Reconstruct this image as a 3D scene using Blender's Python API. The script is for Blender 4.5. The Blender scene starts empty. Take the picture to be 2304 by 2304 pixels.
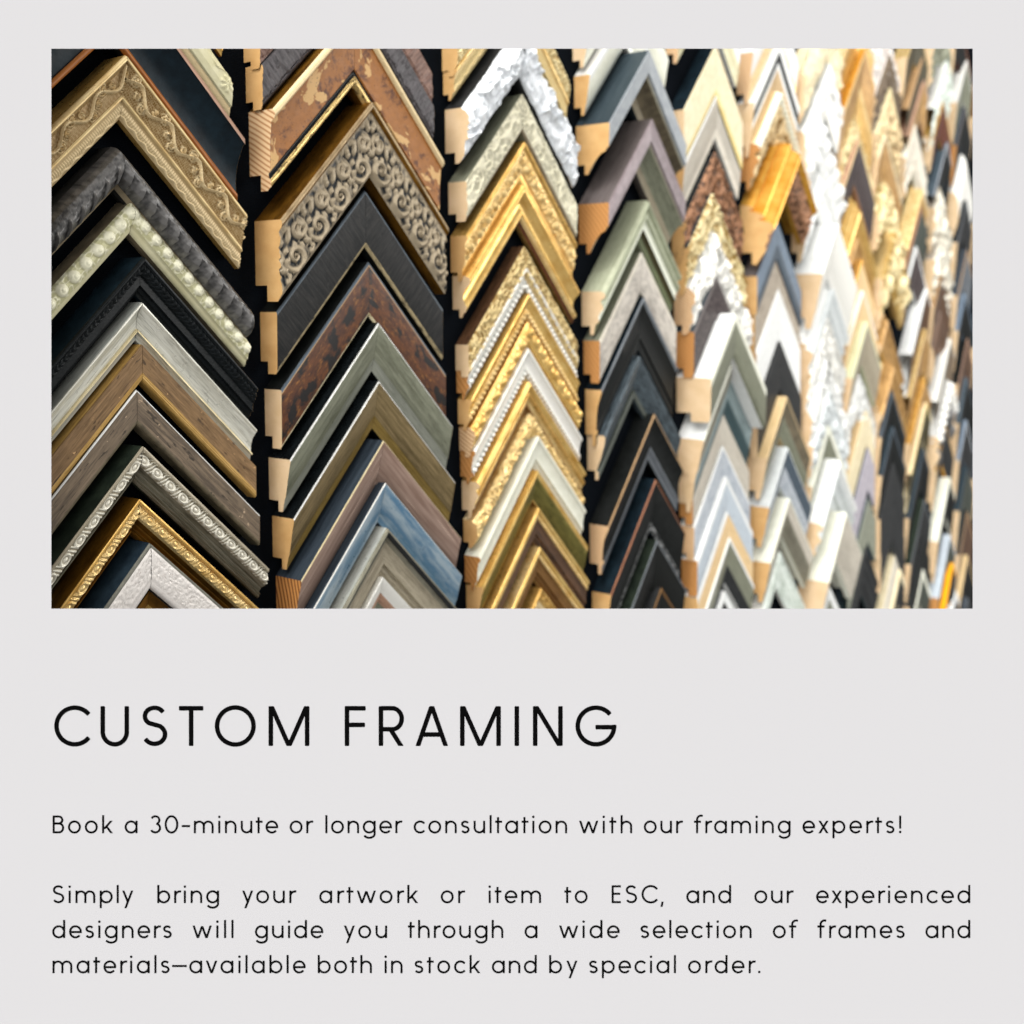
import bpy, math, random
import numpy as np
# ---------------------------------------------------------------- layout
# units: distance camera -> display wall = 1; S converts to metres.
S = 0.6
BETA = 0.0509          # the samples hang a touch clockwise of the column lines
CAM_ROT = [[0.5689728, -0.0849052, 0.8179615], [0.0406734, 0.996344, 0.0751291], [-0.8213499, -0.0094772, 0.570346]]
FPX = 2292.42

# column, u, v (outer apex on the wall, right / up), vertical band height, thickness, left reach, right reach,
# profile, side material, bands, label
ROWS = [
    (1, 0.672, 0.4759, 0.056, 0.03, 0.0975, 0.1652, 'step', 'gold_dk', '.45:gold_ant:scroll 1:gold', 'antique gold sample, only its scrolled right end showing above the cream flowered one'),
    (1, 0.672, 0.3951, 0.0489, 0.03, 0.1061, 0.1652, 'domeflat', 'gold_ant', '.76:cream:flowers 1:gold_ant', 'cream sample with raised flower sprays and a dull gold inner lip'),
    (1, 0.672, 0.3211, 0.0755, 0.046, 0.0979, 0.1652, 'scoop', 'black', '.1:pinkwood .86:navyblack 1:orange', 'wide dark scooped sample with pink wood outer edge and thin orange inner edge'),
    (1, 0.6789, 0.2256, 0.0668, 0.042, 0.1193, 0.1583, 'ornate', 'gold', '.1:gold_pale .62:gold_ant:acanthus .7:gold_pale 1:gold_ant:ladder', 'wide antique gold sample carved with acanthus scrolls and a ribbed inner border'),
    (1, 0.6656, 0.1295, 0.0455, 0.044, 0.112, 0.1716, 'dome', 'pewter_dk', '.88:pewter:feather 1:taupe', 'fat rounded pewter sample with feathered notches, under the wide gold acanthus one'),
    (1, 0.6816, 0.0711, 0.0346, 0.03, 0.129, 0.1556, 'domeflat', 'taupe', '.72:cream_bead:buttons 1:cream', 'cream sample studded with one row of big round buttons'),
    (1, 0.6834, 0.0105, 0.0413, 0.042, 0.143, 0.1538, 'step', 'navyblack', '.12:black_gl .5:black_gl:leafrope 1:black_gl', 'glossy black sample with a twisted leaf cord near its outer edge'),
    (1, 0.6804, -0.0385, 0.0415, 0.036, 0.14, 0.1568, 'cove', 'silver', '.7:silver_br .78:champagne 1:silver', 'brushed silver scooped sample with a thin champagne line'),
    (1, 0.681, -0.0849, 0.0398, 0.03, 0.1406, 0.1562, 'flat', 'honey', '.78:oakbrown 1:honey:ribs', 'golden brown wood grain sample with a ribbed honey inner lip'),
    (1, 0.6691, -0.1333, 0.0386, 0.032, 0.1329, 0.1681, 'flat', 'taupe_dk', '.05:white .85:greywood 1:taupe_dk', 'grey brown weathered wood sample with one white outer line'),
    (1, 0.6642, -0.1937, 0.0404, 0.044, 0.1396, 0.173, 'cordcove', 'greenblack', '.12:champgrey .55:champ_ant:leafcord 1:silver_dk:ribs', 'silver sample with a leaf and dart cord and a blackish green outer side'),
    (1, 0.6587, -0.2511, 0.0405, 0.04, 0.1357, 0.1786, 'cordcove', 'gold_dk', '.12:gold .55:gold_lt:leafcord 1:gold_dk:ribs', 'bright gold sample with a leaf and dart cord, below the silver twin'),
    (1, 0.6648, -0.3008, 0.0504, 0.044, 0.1483, 0.1724, 'flat', 'navy', '.1:greyolive .82:pearl:crackle 1:pearl', 'pearl white crackled sample with grey edge and dark blue side'),
    (1, 0.6686, -0.355, 0.0363, 0.032, 0.1493, 0.1686, 'slope', 'gold', '.5:gold_dk 1:gold', 'small gold sample at the foot of the first column, inside the pearl crackled one'),
    (2, 1.05, 0.446, 0.0528, 0.03, 0.1652, 0.1652, 'flat', 'black', '.9:redstone:slate 1:black', 'reddish brown stone textured sample at the top edge of the second column'),
    (2, 1.05, 0.3984, 0.0551, 0.03, 0.1652, 0.1652, 'flat', 'black', '.94:slate_dk:slate 1:black', 'dark grey slate textured sample with broken edges'),
    (2, 1.0368, 0.3305, 0.0997, 0.048, 0.152, 0.1785, 'burlprof', 'gold_dk', '.14:gold_ant .78:burl .86:black_gl 1:gilt', 'wide orange burl sample with light blotches and gilt edges'),
    (2, 1.0535, 0.211, 0.1012, 0.05, 0.1687, 0.1617, 'carved', 'gold_dk', '.08:goldtaupe .13:gold_dk 1:carved:volute', 'widest carved sample, grey beige spiral volutes filled with black under a gold edge'),
    (2, 1.0492, 0.0925, 0.0781, 0.031, 0.1644, 0.1661, 'flat', 'black', '.06:bluegrey .92:blackbrush 1:worngold', 'flat brushed black sample with worn gold inner edge'),
    (2, 1.0489, -0.0059, 0.0749, 0.031, 0.1642, 0.1663, 'flat', 'black', '.06:bluegrey .085:tan .94:tortoise 1:creamgold', 'brown tortoiseshell sample with cream edges and black side'),
    (2, 1.0527, -0.0908, 0.0678, 0.04, 0.1679, 0.1625, 'slope', 'black_gl', '.04:chrome .74:greengrey 1:greygreen_lt', 'grey green brushed sample with bright chrome edge and black side'),
    (2, 1.0476, -0.1716, 0.0667, 0.04, 0.1628, 0.1676, 'slope', 'black_gl', '.04:chrome .74:olivebrown 1:olivegold', 'olive brown brushed sample with a bright chrome edge'),
    (2, 1.0437, -0.2543, 0.0642, 0.047, 0.1589, 0.1715, 'slope', 'inkblue', '.03:champagne 1:rosebrown', 'rosy brown sloping sample with a dark ink blue side'),
    (2, 1.0452, -0.3144, 0.0571, 0.045, 0.1604, 0.1701, 'slope', 'inkblue', '.03:silver_wh 1:skyblue', 'sky blue sloping sample with a dark ink blue side'),
    (2, 1.0468, -0.3793, 0.0699, 0.045, 0.162, 0.1684, 'step', 'silver_br', '.08:silver_dk .18:charcoal .3:silver_dk .86:champgrey 1:champgrey', 'wide silver and champagne stepped sample with a charcoal groove'),
    (2, 1.0375, -0.4478, 0.0462, 0.038, 0.1527, 0.1778, 'slope', 'silver_wh', '.5:silver_wh .8:pinkwood 1:greengrey', 'white and pink striped sample at the foot of the second column'),
    (3, 1.447, 0.4808, 0.0504, 0.03, 0.1652, 0.1652, 'domeflat', 'redwood', '.7:cream_gold:flora 1:gold_lt', 'cream and gold floral sample with red brown side, topmost in the third column'),
    (3, 1.447, 0.4422, 0.0478, 0.027, 0.1652, 0.1652, 'step', 'gold_lt', '.2:gold_lt .8:palegold:ladder 1:palegold', 'pale gold sample with a rounded outer bead, above the crumpled white one'),
    (3, 1.4401, 0.3751, 0.0853, 0.045, 0.1583, 0.1721, 'crumple', 'charcoal', '.97:whitegloss:crumple 1:charcoal', 'glossy white sample crumpled like foil'),
    (3, 1.4405, 0.2623, 0.0622, 0.036, 0.1587, 0.1718, 'flat', 'greengrey', '.9:ivory:vines 1:taupe', 'ivory sample with fine vine carving and grey side, inside the crumpled white one'),
    (3, 1.4473, 0.1847, 0.0717, 0.034, 0.1655, 0.1649, 'ornate', 'gold', '.2:gold .75:gold_lt:acorns 1:gold', 'gold sample carved with chunky acorns and leaves'),
    (3, 1.4378, 0.1127, 0.0657, 0.036, 0.156, 0.1744, 'scoopbead', 'gold', '.2:gold .78:gold_hi .9:gold_lt:beads 1:redbrown', 'smooth gold scooped sample with a string of tiny beads inside'),
    (3, 1.4425, 0.0083, 0.0513, 0.026, 0.1607, 0.1697, 'flat', 'walnut', '.95:palegold:flora 1:gold_ant', 'brown sided sample with a pale gold floral face'),
    (3, 1.4452, -0.0266, 0.0499, 0.028, 0.1634, 0.167, 'step', 'silver_wh', '.45:silver_wh .75:silver_wh:beads 1:silver_dk', 'silver white ribbed sample with a beaded line'),
    (3, 1.4488, -0.0731, 0.0501, 0.028, 0.167, 0.1635, 'step', 'gold', '.5:gold_hi .78:gold_lt:beads 1:gold', 'smooth yellow gold ribbed sample, directly below the silver white one'),
    (3, 1.4468, -0.1203, 0.0471, 0.028, 0.165, 0.1654, 'domeflat', 'oakgold', '.75:gold_hi:buttons 1:gold', 'gold sample with a row of round balls and scrolls'),
    (3, 1.4379, -0.1653, 0.0546, 0.03, 0.1561, 0.1744, 'step', 'whitegloss', '.6:silver_wh .85:silver_wh:beads 1:champagne', 'white and silver stepped sample with fine dentils'),
    (3, 1.4317, -0.2217, 0.0591, 0.036, 0.1499, 0.1805, 'ribs', 'gold', '.3:gold_hi .5:gold .64:gold_lt:flora 1:goldbrown', 'gold ribbed sample with brown curls along its edge'),
    (3, 1.4442, -0.273, 0.0459, 0.028, 0.1624, 0.168, 'dome', 'gold_ant', '1:gold_lt:flora', 'small pale gold sample covered in floral relief'),
    (3, 1.4557, -0.3205, 0.0555, 0.032, 0.174, 0.1565, 'step', 'ivorywhite', '.3:ivorywhite .8:ivorywhite:crackle 1:ivorywhite', 'plain ivory white stepped sample'),
    (3, 1.4457, -0.3792, 0.0538, 0.034, 0.1639, 0.1665, 'slope', 'gold', '.22:gold_hi .95:olive 1:gold', 'olive green sample with rounded gold outer edge'),
    (3, 1.4454, -0.4441, 0.0617, 0.034, 0.1636, 0.1669, 'step', 'gold', '.2:gold_hi .32:gold_lt:beads 1:walnut', 'walnut brown sample with a gold beaded edge, near the foot of the third column'),
    (3, 1.4447, -0.5138, 0.0588, 0.034, 0.1629, 0.1676, 'step', 'gold_lt', '.2:gold_hi .32:gold_lt:beads 1:goldbrown', 'orange brown sample with gold edge and fine beads, below the walnut one'),
    (3, 1.4484, -0.5883, 0.0468, 0.03, 0.1666, 0.1638, 'ornate', 'gold', '.5:gold:acorns 1:gold_ant', 'small gold carved sample at the foot of the third column'),
    (4, 1.844, 0.566, 0.0742, 0.036, 0.1652, 0.1652, 'slope', 'white', '1:ivorywhite', 'cream white sample cut off by the top edge of the fourth column'),
    (4, 1.844, 0.479, 0.0745, 0.034, 0.1652, 0.1652, 'slope', 'silver_wh', '.2:white .85:ivorywhite 1:silver', 'plain white sloping sample above the thick blue grey one'),
    (4, 1.8428, 0.3853, 0.0922, 0.072, 0.164, 0.1664, 'deep', 'steeldark', '.5:greyface .56:silver_dk .85:taupe_dk 1:champgrey', 'very thick blue grey sample with a champagne inner slope'),
    (4, 1.8573, 0.2529, 0.0935, 0.066, 0.1786, 0.1519, 'deep', 'mauvegrey', '.5:mauve .56:silver_dk .85:greengrey 1:champgrey', 'very thick mauve sample with grey green inner slope'),
    (4, 1.8625, 0.0926, 0.0822, 0.052, 0.1837, 0.1467, 'ribs', 'sage', '.5:sage .7:whitesage .85:olive_dk 1:sage_dk', 'sage green ribbed sample with a white line'),
    (4, 1.8515, -0.0114, 0.0809, 0.036, 0.1727, 0.1577, 'flat', 'greengrey', '.14:ivorydull 1:marblegrey', 'beige grey marbled sample with ivory outer line'),
    (4, 1.8552, -0.1019, 0.1084, 0.036, 0.1764, 0.154, 'cove', 'navyblack', '.12:greysteel .86:blackbrush2 1:black', 'wide matt black scooped sample with grey sheen outer edge'),
    (4, 1.8241, -0.2195, 0.086, 0.04, 0.1453, 0.1851, 'slopewide', 'bluegreystreak', '.8:bluegreystreak 1:greengrey_dk', 'blue grey streaked weathered sample'),
    (4, 1.8749, -0.3459, 0.0956, 0.042, 0.1961, 0.1343, 'cove', 'black', '.05:tan .72:black 1:greysteel', 'black scooped sample with a worn tan outer edge'),
    (4, 1.8719, -0.4824, 0.1072, 0.042, 0.1932, 0.1373, 'slope', 'navyblack', '.05:copper .85:black 1:specksilver', 'black sample with a thin copper line and speckled silver inner lip'),
    (4, 1.8734, -0.6118, 0.1024, 0.04, 0.1947, 0.1357, 'slope', 'greenblack', '.06:greysteel 1:blackbrush2', 'dark charcoal sample with a grey green outer line'),
    (4, 1.8871, -0.7175, 0.0846, 0.04, 0.2084, 0.1221, 'slope', 'charcoal', '.1:goldbrown 1:blackbrush2', 'charcoal sample with a bronze line at the foot of the fourth column'),
    (5, 2.241, 0.6551, 0.1057, 0.044, 0.1652, 0.1652, 'ornate', 'white', '.5:white 1:cream', 'white sample with a bulging side at the top edge of the fifth column'),
    (5, 2.2501, 0.4579, 0.1183, 0.038, 0.1743, 0.1561, 'flat', 'navyblack', '.5:cream_pale .85:cream_pale 1:cream_yel', 'pale cream sample with a black side'),
    (5, 2.2717, 0.3622, 0.1156, 0.036, 0.196, 0.1344, 'slope', 'silver_wh', '.06:white .8:beigegrey 1:ivorydull', 'beige grey sloping sample with white outer line'),
    (5, 2.2366, 0.211, 0.0944, 0.036, 0.1608, 0.1697, 'ornate', 'charcoal', '1:copperbrown:flora', 'copper brown sample with leafy carving'),
    (5, 2.2062, 0.1158, 0.1059, 0.04, 0.1304, 0.2001, 'ornate', 'slatedark', '1:cream_gold:flora', 'cream and gold leafy sample with a dark slate side'),
    (5, 2.207, 0.0289, 0.1041, 0.046, 0.1312, 0.1992, 'crumple', 'white', '1:silver_wh:crumple', 'white and silver leafy sample with mottled face'),
    (5, 2.2004, -0.0752, 0.1023, 0.046, 0.1246, 0.2058, 'flat', 'steelblue', '.1:mauvegrey 1:darkspeck', 'slate blue sided sample with a dark speckled face'),
    (5, 2.2158, -0.1626, 0.0982, 0.084, 0.14, 0.1904, 'flat', 'white', '.2:ivorywhite 1:greengrey', 'very thick plain white box sample standing out furthest'),
    (5, 2.2756, -0.243, 0.1011, 0.064, 0.1999, 0.1305, 'slope', 'white', '.1:ivorywhite .8:silver_dk 1:tealgrey', 'thick white sample with silver grey face, under the white box one'),
    (5, 2.2679, -0.3202, 0.0973, 0.044, 0.1922, 0.1382, 'slope', 'tealdark', '.5:tealgrey 1:tealdark', 'dark teal sloping sample'),
    (5, 2.2365, -0.395, 0.0821, 0.034, 0.1607, 0.1697, 'flat', 'silver', '1:beigegrey', 'beige wood grain sample below the dark teal one'),
    (5, 2.2392, -0.4785, 0.0782, 0.034, 0.1634, 0.1671, 'flat', 'silver_wh', '.12:white 1:greyblue', 'grey blue mottled sample with white outer line'),
    (5, 2.2415, -0.5533, 0.0826, 0.04, 0.1657, 0.1647, 'flat', 'white', '.2:white 1:paleblue', 'pale blue sample with a white side'),
    (5, 2.2522, -0.6291, 0.0832, 0.038, 0.1764, 0.154, 'flat', 'white', '.2:white 1:palesand', 'sandy orange sample with a white side'),
    (5, 2.2535, -0.704, 0.1114, 0.04, 0.1778, 0.1527, 'slope', 'white', '.1:white .6:greengrey 1:charcoal', 'dark grey sloping sample with a white side'),
    (5, 2.2304, -0.83, 0.0855, 0.034, 0.1546, 0.1759, 'slope', 'white', '.3:white 1:black', 'black and white sample at the foot of the fifth column'),
    (6, 2.6526, 0.6394, 0.1269, 0.044, 0.1798, 0.1506, 'slope', 'white', '.5:white 1:gold_lt', 'white and pale gold sample crossing the top edge of the sixth column'),
    (6, 2.6553, 0.5186, 0.1345, 0.044, 0.1825, 0.1479, 'slope', 'white', '.18:white .38:black .5:white 1:sand', 'sandy sample with one bold black stripe'),
    (6, 2.6256, 0.3889, 0.1153, 0.052, 0.1528, 0.1776, 'ribs', 'gold_ant', '.2:ivorywhite:beads 1:gold_ant:flora', 'olive gold sample with cream balls on its side'),
    (6, 2.6692, 0.2794, 0.1514, 0.088, 0.1964, 0.134, 'ribside', 'gold_hot', '.5:gold_hot 1:copperbrown:flora', 'thick glowing orange gold sample with rounded ribs'),
    (6, 2.6188, 0.0511, 0.0981, 0.04, 0.1459, 0.1845, 'flat', 'mauvegrey', '.6:slateblue 1:slateblue_dk', 'slate blue flat sample'),
    (6, 2.6288, -0.0354, 0.1083, 0.032, 0.156, 0.1744, 'flat', 'beigegrey', '1:taupe_lt', 'light taupe flat sample below the slate blue one'),
    (6, 2.6345, -0.1279, 0.1373, 0.034, 0.1617, 0.1687, 'flat', 'white', '1:white', 'broad plain white flat sample'),
    (6, 2.6364, -0.2661, 0.1333, 0.034, 0.1636, 0.1669, 'flat', 'charcoal', '1:charcoal', 'broad plain charcoal flat sample'),
    (6, 2.6174, -0.4136, 0.1089, 0.056, 0.1445, 0.1859, 'slope', 'tanlight', '.06:tanlight .5:taupe_dk 1:greengrey', 'grey sample with a thick light tan wooden side'),
    (6, 2.6106, -0.5487, 0.1045, 0.058, 0.1378, 0.1926, 'slope', 'palegrey', '.06:palegrey .5:slateblue_dk 1:greyblue', 'slate grey sample with a thick pale grey side'),
    (6, 2.6162, -0.6883, 0.1052, 0.058, 0.1433, 0.1871, 'slope', 'ivorywhite', '.06:ivorywhite .4:beigegrey 1:silver_dk', 'silver grey sample with a thick ivory side'),
    (6, 2.6029, -0.8326, 0.101, 0.034, 0.13, 0.2004, 'ornate', 'silver_wh', '1:pearlgreen:crackle', 'pearly pale green mottled sample at the foot of the sixth column'),
    (7, 3.0658, 0.6737, 0.1426, 0.05, 0.2211, 0.1094, 'crumple', 'cream_pale', '1:cream_pale:crumple', 'cream leafy sample at the top edge of the white column'),
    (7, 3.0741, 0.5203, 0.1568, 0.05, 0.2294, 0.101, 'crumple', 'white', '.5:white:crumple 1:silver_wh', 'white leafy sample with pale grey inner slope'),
    (7, 2.9831, 0.3667, 0.1409, 0.05, 0.1383, 0.1921, 'crumple', 'white', '1:white:acorns', 'white sample with rolling leaves, second of the white column'),
    (7, 2.991, 0.2162, 0.142, 0.05, 0.1462, 0.1842, 'ribside', 'white', '.5:white 1:white:flora', 'white foliage sample halfway up the white column'),
    (7, 2.9905, 0.0415, 0.1548, 0.086, 0.1457, 0.1847, 'slope', 'white', '.1:white 1:silver_wh', 'thick smooth white sample with lace edged side'),
    (7, 3.0294, -0.1003, 0.1317, 0.056, 0.1846, 0.1458, 'ribside', 'white', '.3:white 1:palegrey:ribs', 'white stepped sample with pale grey ridges'),
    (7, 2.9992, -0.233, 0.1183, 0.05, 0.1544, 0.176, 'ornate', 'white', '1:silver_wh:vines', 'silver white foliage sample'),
    (7, 2.993, -0.346, 0.1106, 0.05, 0.1482, 0.1822, 'crumple', 'white', '1:whitegrey:crumple', 'white and grey lacy sample'),
    (7, 2.9937, -0.4468, 0.1189, 0.052, 0.1489, 0.1816, 'ornate', 'white', '1:palegrey:acorns', 'pale grey berried sample with white side'),
    (7, 3.0025, -0.5566, 0.1118, 0.046, 0.1577, 0.1727, 'slope', 'ivorywhite', '.2:ivorywhite 1:greengrey', 'thin ivory sample with green grey slope in the white column'),
    (7, 3.007, -0.6572, 0.1277, 0.076, 0.1622, 0.1682, 'ribs', 'white', '.2:white 1:palegrey', 'thick white ribbed sample near the foot of the white column'),
    (7, 3.0154, -0.8181, 0.1472, 0.088, 0.1706, 0.1598, 'slope', 'ivorywhite', '.05:ivorywhite 1:beigegrey', 'thick flat ivory sample with beige grey slope'),
    (7, 2.9842, -1.0454, 0.1131, 0.046, 0.1393, 0.1911, 'slope', 'white', '.3:white 1:greengrey', 'white sample at the foot of the white column'),
    (8, 3.4001, 0.7283, 0.141, 0.06, 0.1903, 0.1401, 'slope', 'tanlight', '.1:gold_lt 1:gold', 'golden brown sample at the top edge of the eighth column'),
    (8, 3.4332, 0.6117, 0.1568, 0.066, 0.2234, 0.107, 'slope', 'gold_hot', '.1:gold_lt 1:gold_sh', 'orange gold sample with yellow side'),
    (8, 3.3845, 0.4945, 0.1502, 0.054, 0.1747, 0.1557, 'slope', 'gold_lt', '.2:gold_lt 1:gold', 'smooth gold sloping sample under the orange gold one'),
    (8, 3.3435, 0.3946, 0.1268, 0.046, 0.1337, 0.1967, 'ornate', 'cream_gold', '1:cream_gold:flora', 'small cream and gold floral sample of the eighth column'),
    (8, 3.3589, 0.3143, 0.1414, 0.06, 0.1491, 0.1813, 'slope', 'pinkwood', '.1:tanlight 1:darkspeck', 'pinkish wood sample with dark mottled slope'),
    (8, 3.3484, 0.1384, 0.1559, 0.066, 0.1386, 0.1918, 'ribside', 'gold_lt', '.5:gold_hi 1:gold', 'double ribbed bright gold sample'),
    (8, 3.3604, 0.0414, 0.1201, 0.05, 0.1506, 0.1798, 'ribside', 'gold_lt', '.3:gold_lt 1:gold_sh', 'pale gold ribbed sample under the double ribbed one'),
    (8, 3.3836, -0.0711, 0.1269, 0.056, 0.1738, 0.1566, 'slope', 'gold', '.1:gold_hot 1:palesand', 'thin orange gold edged sample with pale sandy slope'),
    (8, 3.3793, -0.1722, 0.1213, 0.06, 0.1695, 0.1609, 'slope', 'ivorywhite', '.1:white 1:palesand', 'white sided sample with pale sandy slope'),
    (8, 3.3829, -0.2738, 0.1389, 0.076, 0.1731, 0.1573, 'slope', 'sage_lt', '.1:sage_lt 1:champgrey', 'thick pale sage sample with champagne grey slope'),
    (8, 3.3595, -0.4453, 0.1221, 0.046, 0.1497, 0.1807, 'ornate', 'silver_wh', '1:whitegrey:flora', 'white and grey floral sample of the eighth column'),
    (8, 3.4509, -0.5571, 0.1373, 0.042, 0.2412, 0.0892, 'flat', 'palesand', '1:cream_pale', 'cream flat sample with sandy outer side'),
    (8, 3.4669, -0.7002, 0.1506, 0.04, 0.25, 0.0732, 'flat', 'steelblue', '.7:lilac 1:lilac', 'lilac grey flat sample'),
    (8, 3.4505, -0.8806, 0.1448, 0.042, 0.2408, 0.0897, 'flat', 'steelblue', '1:sagegrey', 'sage grey flat sample'),
    (8, 3.3978, -1.0307, 0.1644, 0.05, 0.1881, 0.1424, 'ribs', 'tealdark', '1:charcoal', 'dark teal ribbed sample'),
    (9, 3.7178, 0.7533, 0.1462, 0.05, 0.143, 0.1874, 'ornate', 'pearl', '1:pearl:flora', 'pearl pink floral sample at the top edge of the ninth column'),
    (9, 3.7591, 0.64, 0.1388, 0.056, 0.1844, 0.146, 'ornate', 'pearl', '1:greywood:flora', 'pearl sided sample with dark grey brown relief'),
    (9, 3.7554, 0.5195, 0.1545, 0.06, 0.1807, 0.1498, 'ornate', 'cream_pale', '.1:cream_gold 1:gold_ant:flora', 'antique gold relief sample with cream side'),
    (9, 3.6593, 0.3519, 0.1518, 0.066, 0.0844, 0.22, 'slope', 'cream_pale', '.1:cream_pale 1:gold_sh', 'thick cream smooth sample of the ninth column'),
    (9, 3.6933, 0.2082, 0.1538, 0.06, 0.1185, 0.212, 'dome', 'gold_lt', '1:cream_gold:flora', 'pale golden rounded sample with floral relief'),
    (9, 3.742, 0.016, 0.1873, 0.08, 0.1672, 0.1632, 'ornate', 'gold_lt', '1:cream_gold:acorns', 'thick gold sample with clusters of berries'),
    (9, 3.6601, -0.2385, 0.1547, 0.066, 0.0852, 0.22, 'ribside', 'gold_lt', '.1:gold_lt 1:gold_sh', 'thick pale gold sample with wavy side'),
    (9, 3.7297, -0.4122, 0.1517, 0.066, 0.1549, 0.1756, 'ribside', 'gold_lt', '.1:gold_lt 1:gold_sh', 'thick yellow gold sample above the slate ones'),
    (9, 3.7228, -0.5498, 0.1522, 0.06, 0.148, 0.1824, 'slope', 'slateblue_dk', '.1:steelblue 1:black', 'slate sided sample with black slope'),
    (9, 3.7289, -0.6786, 0.153, 0.06, 0.1541, 0.1763, 'slope', 'steeldark', '.1:slateblue_dk 1:black', 'dark steel sided black sample'),
    (9, 3.7503, -0.8123, 0.145, 0.05, 0.1755, 0.1549, 'flat', 'charcoal', '1:charcoal', 'charcoal sample of the ninth column'),
    (9, 3.7317, -0.9465, 0.1449, 0.05, 0.1569, 0.1736, 'flat', 'slatedark', '1:charcoal', 'slate grey sample above the cream pointed one'),
    (9, 3.8553, -1.117, 0.1333, 0.036, 0.25, 0.06, 'flat', 'cream_pale', '1:ivorydull', 'slim cream pointed sample with dark wedge inside'),
    (9, 3.8478, -1.2367, 0.1334, 0.046, 0.25, 0.06, 'slope', 'cream_pale', '.2:cream_pale 1:charcoal', 'slim cream edged dark sample at the foot of the ninth column'),
    (10, 4.1531, 0.821, 0.167, 0.066, 0.1784, 0.1521, 'slope', 'gold_lt', '.1:gold_lt 1:olive_dk', 'yellow gold sided sample at the top edge of the tenth column'),
    (10, 4.2469, 0.705, 0.1539, 0.06, 0.25, 0.06, 'slope', 'tan', '.1:tan 1:olive_dk', 'tan sample with dark olive slope'),
    (10, 4.2607, 0.6067, 0.1549, 0.056, 0.25, 0.06, 'slope', 'pinkwood', '.1:pinkwood 1:gold_sh', 'pink brown smooth sample of the tenth column'),
    (10, 4.1162, 0.4221, 0.1612, 0.056, 0.1414, 0.189, 'ornate', 'ivorywhite', '1:ivorydull:ladder', 'ivory sample with wrapped ribbon relief'),
    (10, 4.2228, 0.2368, 0.1657, 0.056, 0.2481, 0.0823, 'ribside', 'gold_lt', '.5:gold_lt 1:gold_sh', 'gold ribbed sample of the tenth column'),
    (10, 4.2217, 0.1008, 0.1561, 0.05, 0.247, 0.0834, 'slope', 'pinkwood', '1:greengrey_dk', 'rosy sample with dark green grey slope'),
    (10, 4.1099, -0.043, 0.1632, 0.056, 0.135, 0.1954, 'slope', 'white', '.1:white 1:darkspeck', 'shiny white sided sample above the brown ones'),
    (10, 4.2407, -0.2102, 0.1577, 0.066, 0.25, 0.0644, 'slope', 'white', '.1:white 1:walnut', 'bright white sided sample with walnut slope'),
    (10, 4.231, -0.3713, 0.1583, 0.06, 0.25, 0.0741, 'slope', 'gold_lt', '.1:gold_lt 1:gold_sh', 'pale gold sample directly below the walnut one in the tenth column'),
    (10, 4.2079, -0.5629, 0.1478, 0.06, 0.2332, 0.0972, 'slope', 'gold', '.1:gold_hot 1:gold_sh', 'orange gold striped sample of the tenth column'),
    (10, 4.2337, -0.6658, 0.149, 0.06, 0.25, 0.0714, 'slope', 'cream_pale', '.1:cream_yel 1:olive_dk', 'cream yellow sided sample with olive slope'),
    (10, 4.2107, -0.8484, 0.16, 0.05, 0.236, 0.0945, 'slope', 'steeldark', '.1:slateblue_dk 1:black', 'blue black sample of the tenth column'),
    (10, 4.1904, -1.0461, 0.1494, 0.056, 0.2157, 0.1148, 'slope', 'greenblack', '.1:greysteel 1:charcoal', 'black sample with a thin grey line in the tenth column'),
    (10, 4.1982, -1.2059, 0.1434, 0.046, 0.2235, 0.1069, 'flat', 'charcoal', '1:black', 'matt black sample of the tenth column'),
    (10, 4.1825, -1.3314, 0.1434, 0.05, 0.2078, 0.1226, 'slope', 'ivorywhite', '.2:ivorywhite 1:greengrey_dk', 'ivory sided sample at the foot of the tenth column'),
    (11, 4.5852, 0.9278, 0.1819, 0.06, 0.1704, 0.16, 'ornate', 'pearlgreen', '1:greengrey:flora', 'grey green relief sample at the top edge of the eleventh column'),
    (11, 4.6631, 0.7425, 0.167, 0.06, 0.2484, 0.082, 'ornate', 'silver_wh', '1:pearlgreen:flora', 'silver white relief sample near the top right'),
    (11, 4.5789, 0.5532, 0.1468, 0.06, 0.1641, 0.1663, 'slope', 'gold', '.1:gold_hot 1:redbrown', 'small orange gold sample among brown ones near the top right'),
    (11, 4.6606, 0.3904, 0.1687, 0.056, 0.2459, 0.0845, 'slope', 'steelblue', '.1:greyblue 1:black', 'blue grey striped sample near the top right'),
    (11, 4.5064, 0.1947, 0.1828, 0.06, 0.0915, 0.22, 'ornate', 'taupe_lt', '1:champ_ant:flora', 'grey beige twisted sample of the eleventh column'),
    (11, 4.535, 0.0118, 0.1775, 0.056, 0.1201, 0.2103, 'ornate', 'taupe_lt', '1:champ_ant:flora', 'grey beige lacy sample of the eleventh column'),
    (11, 4.5833, -0.1379, 0.1688, 0.05, 0.1685, 0.1619, 'slope', 'tan', '.1:tan 1:walnut', 'tan sided walnut sample of the eleventh column'),
    (11, 4.5682, -0.306, 0.1691, 0.05, 0.1534, 0.1771, 'dome', 'pinkwood', '1:walnut', 'rosy tan rounded sample of the eleventh column'),
    (11, 4.6673, -0.4508, 0.1726, 0.066, 0.25, 0.0778, 'slope', 'silver_wh', '.1:silver 1:greywood', 'silver sided sample with grey brown slope'),
    (11, 4.6339, -0.6257, 0.1838, 0.066, 0.2192, 0.1113, 'ribs', 'white', '.3:silver_wh:beads 1:pewter:buttons', 'bright white sample with a string of beads'),
    (11, 4.5881, -0.8116, 0.1719, 0.056, 0.1734, 0.1571, 'slope', 'gold_hot', '.1:gold 1:charcoal', 'yellow gold edged dark sample of the eleventh column'),
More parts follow.
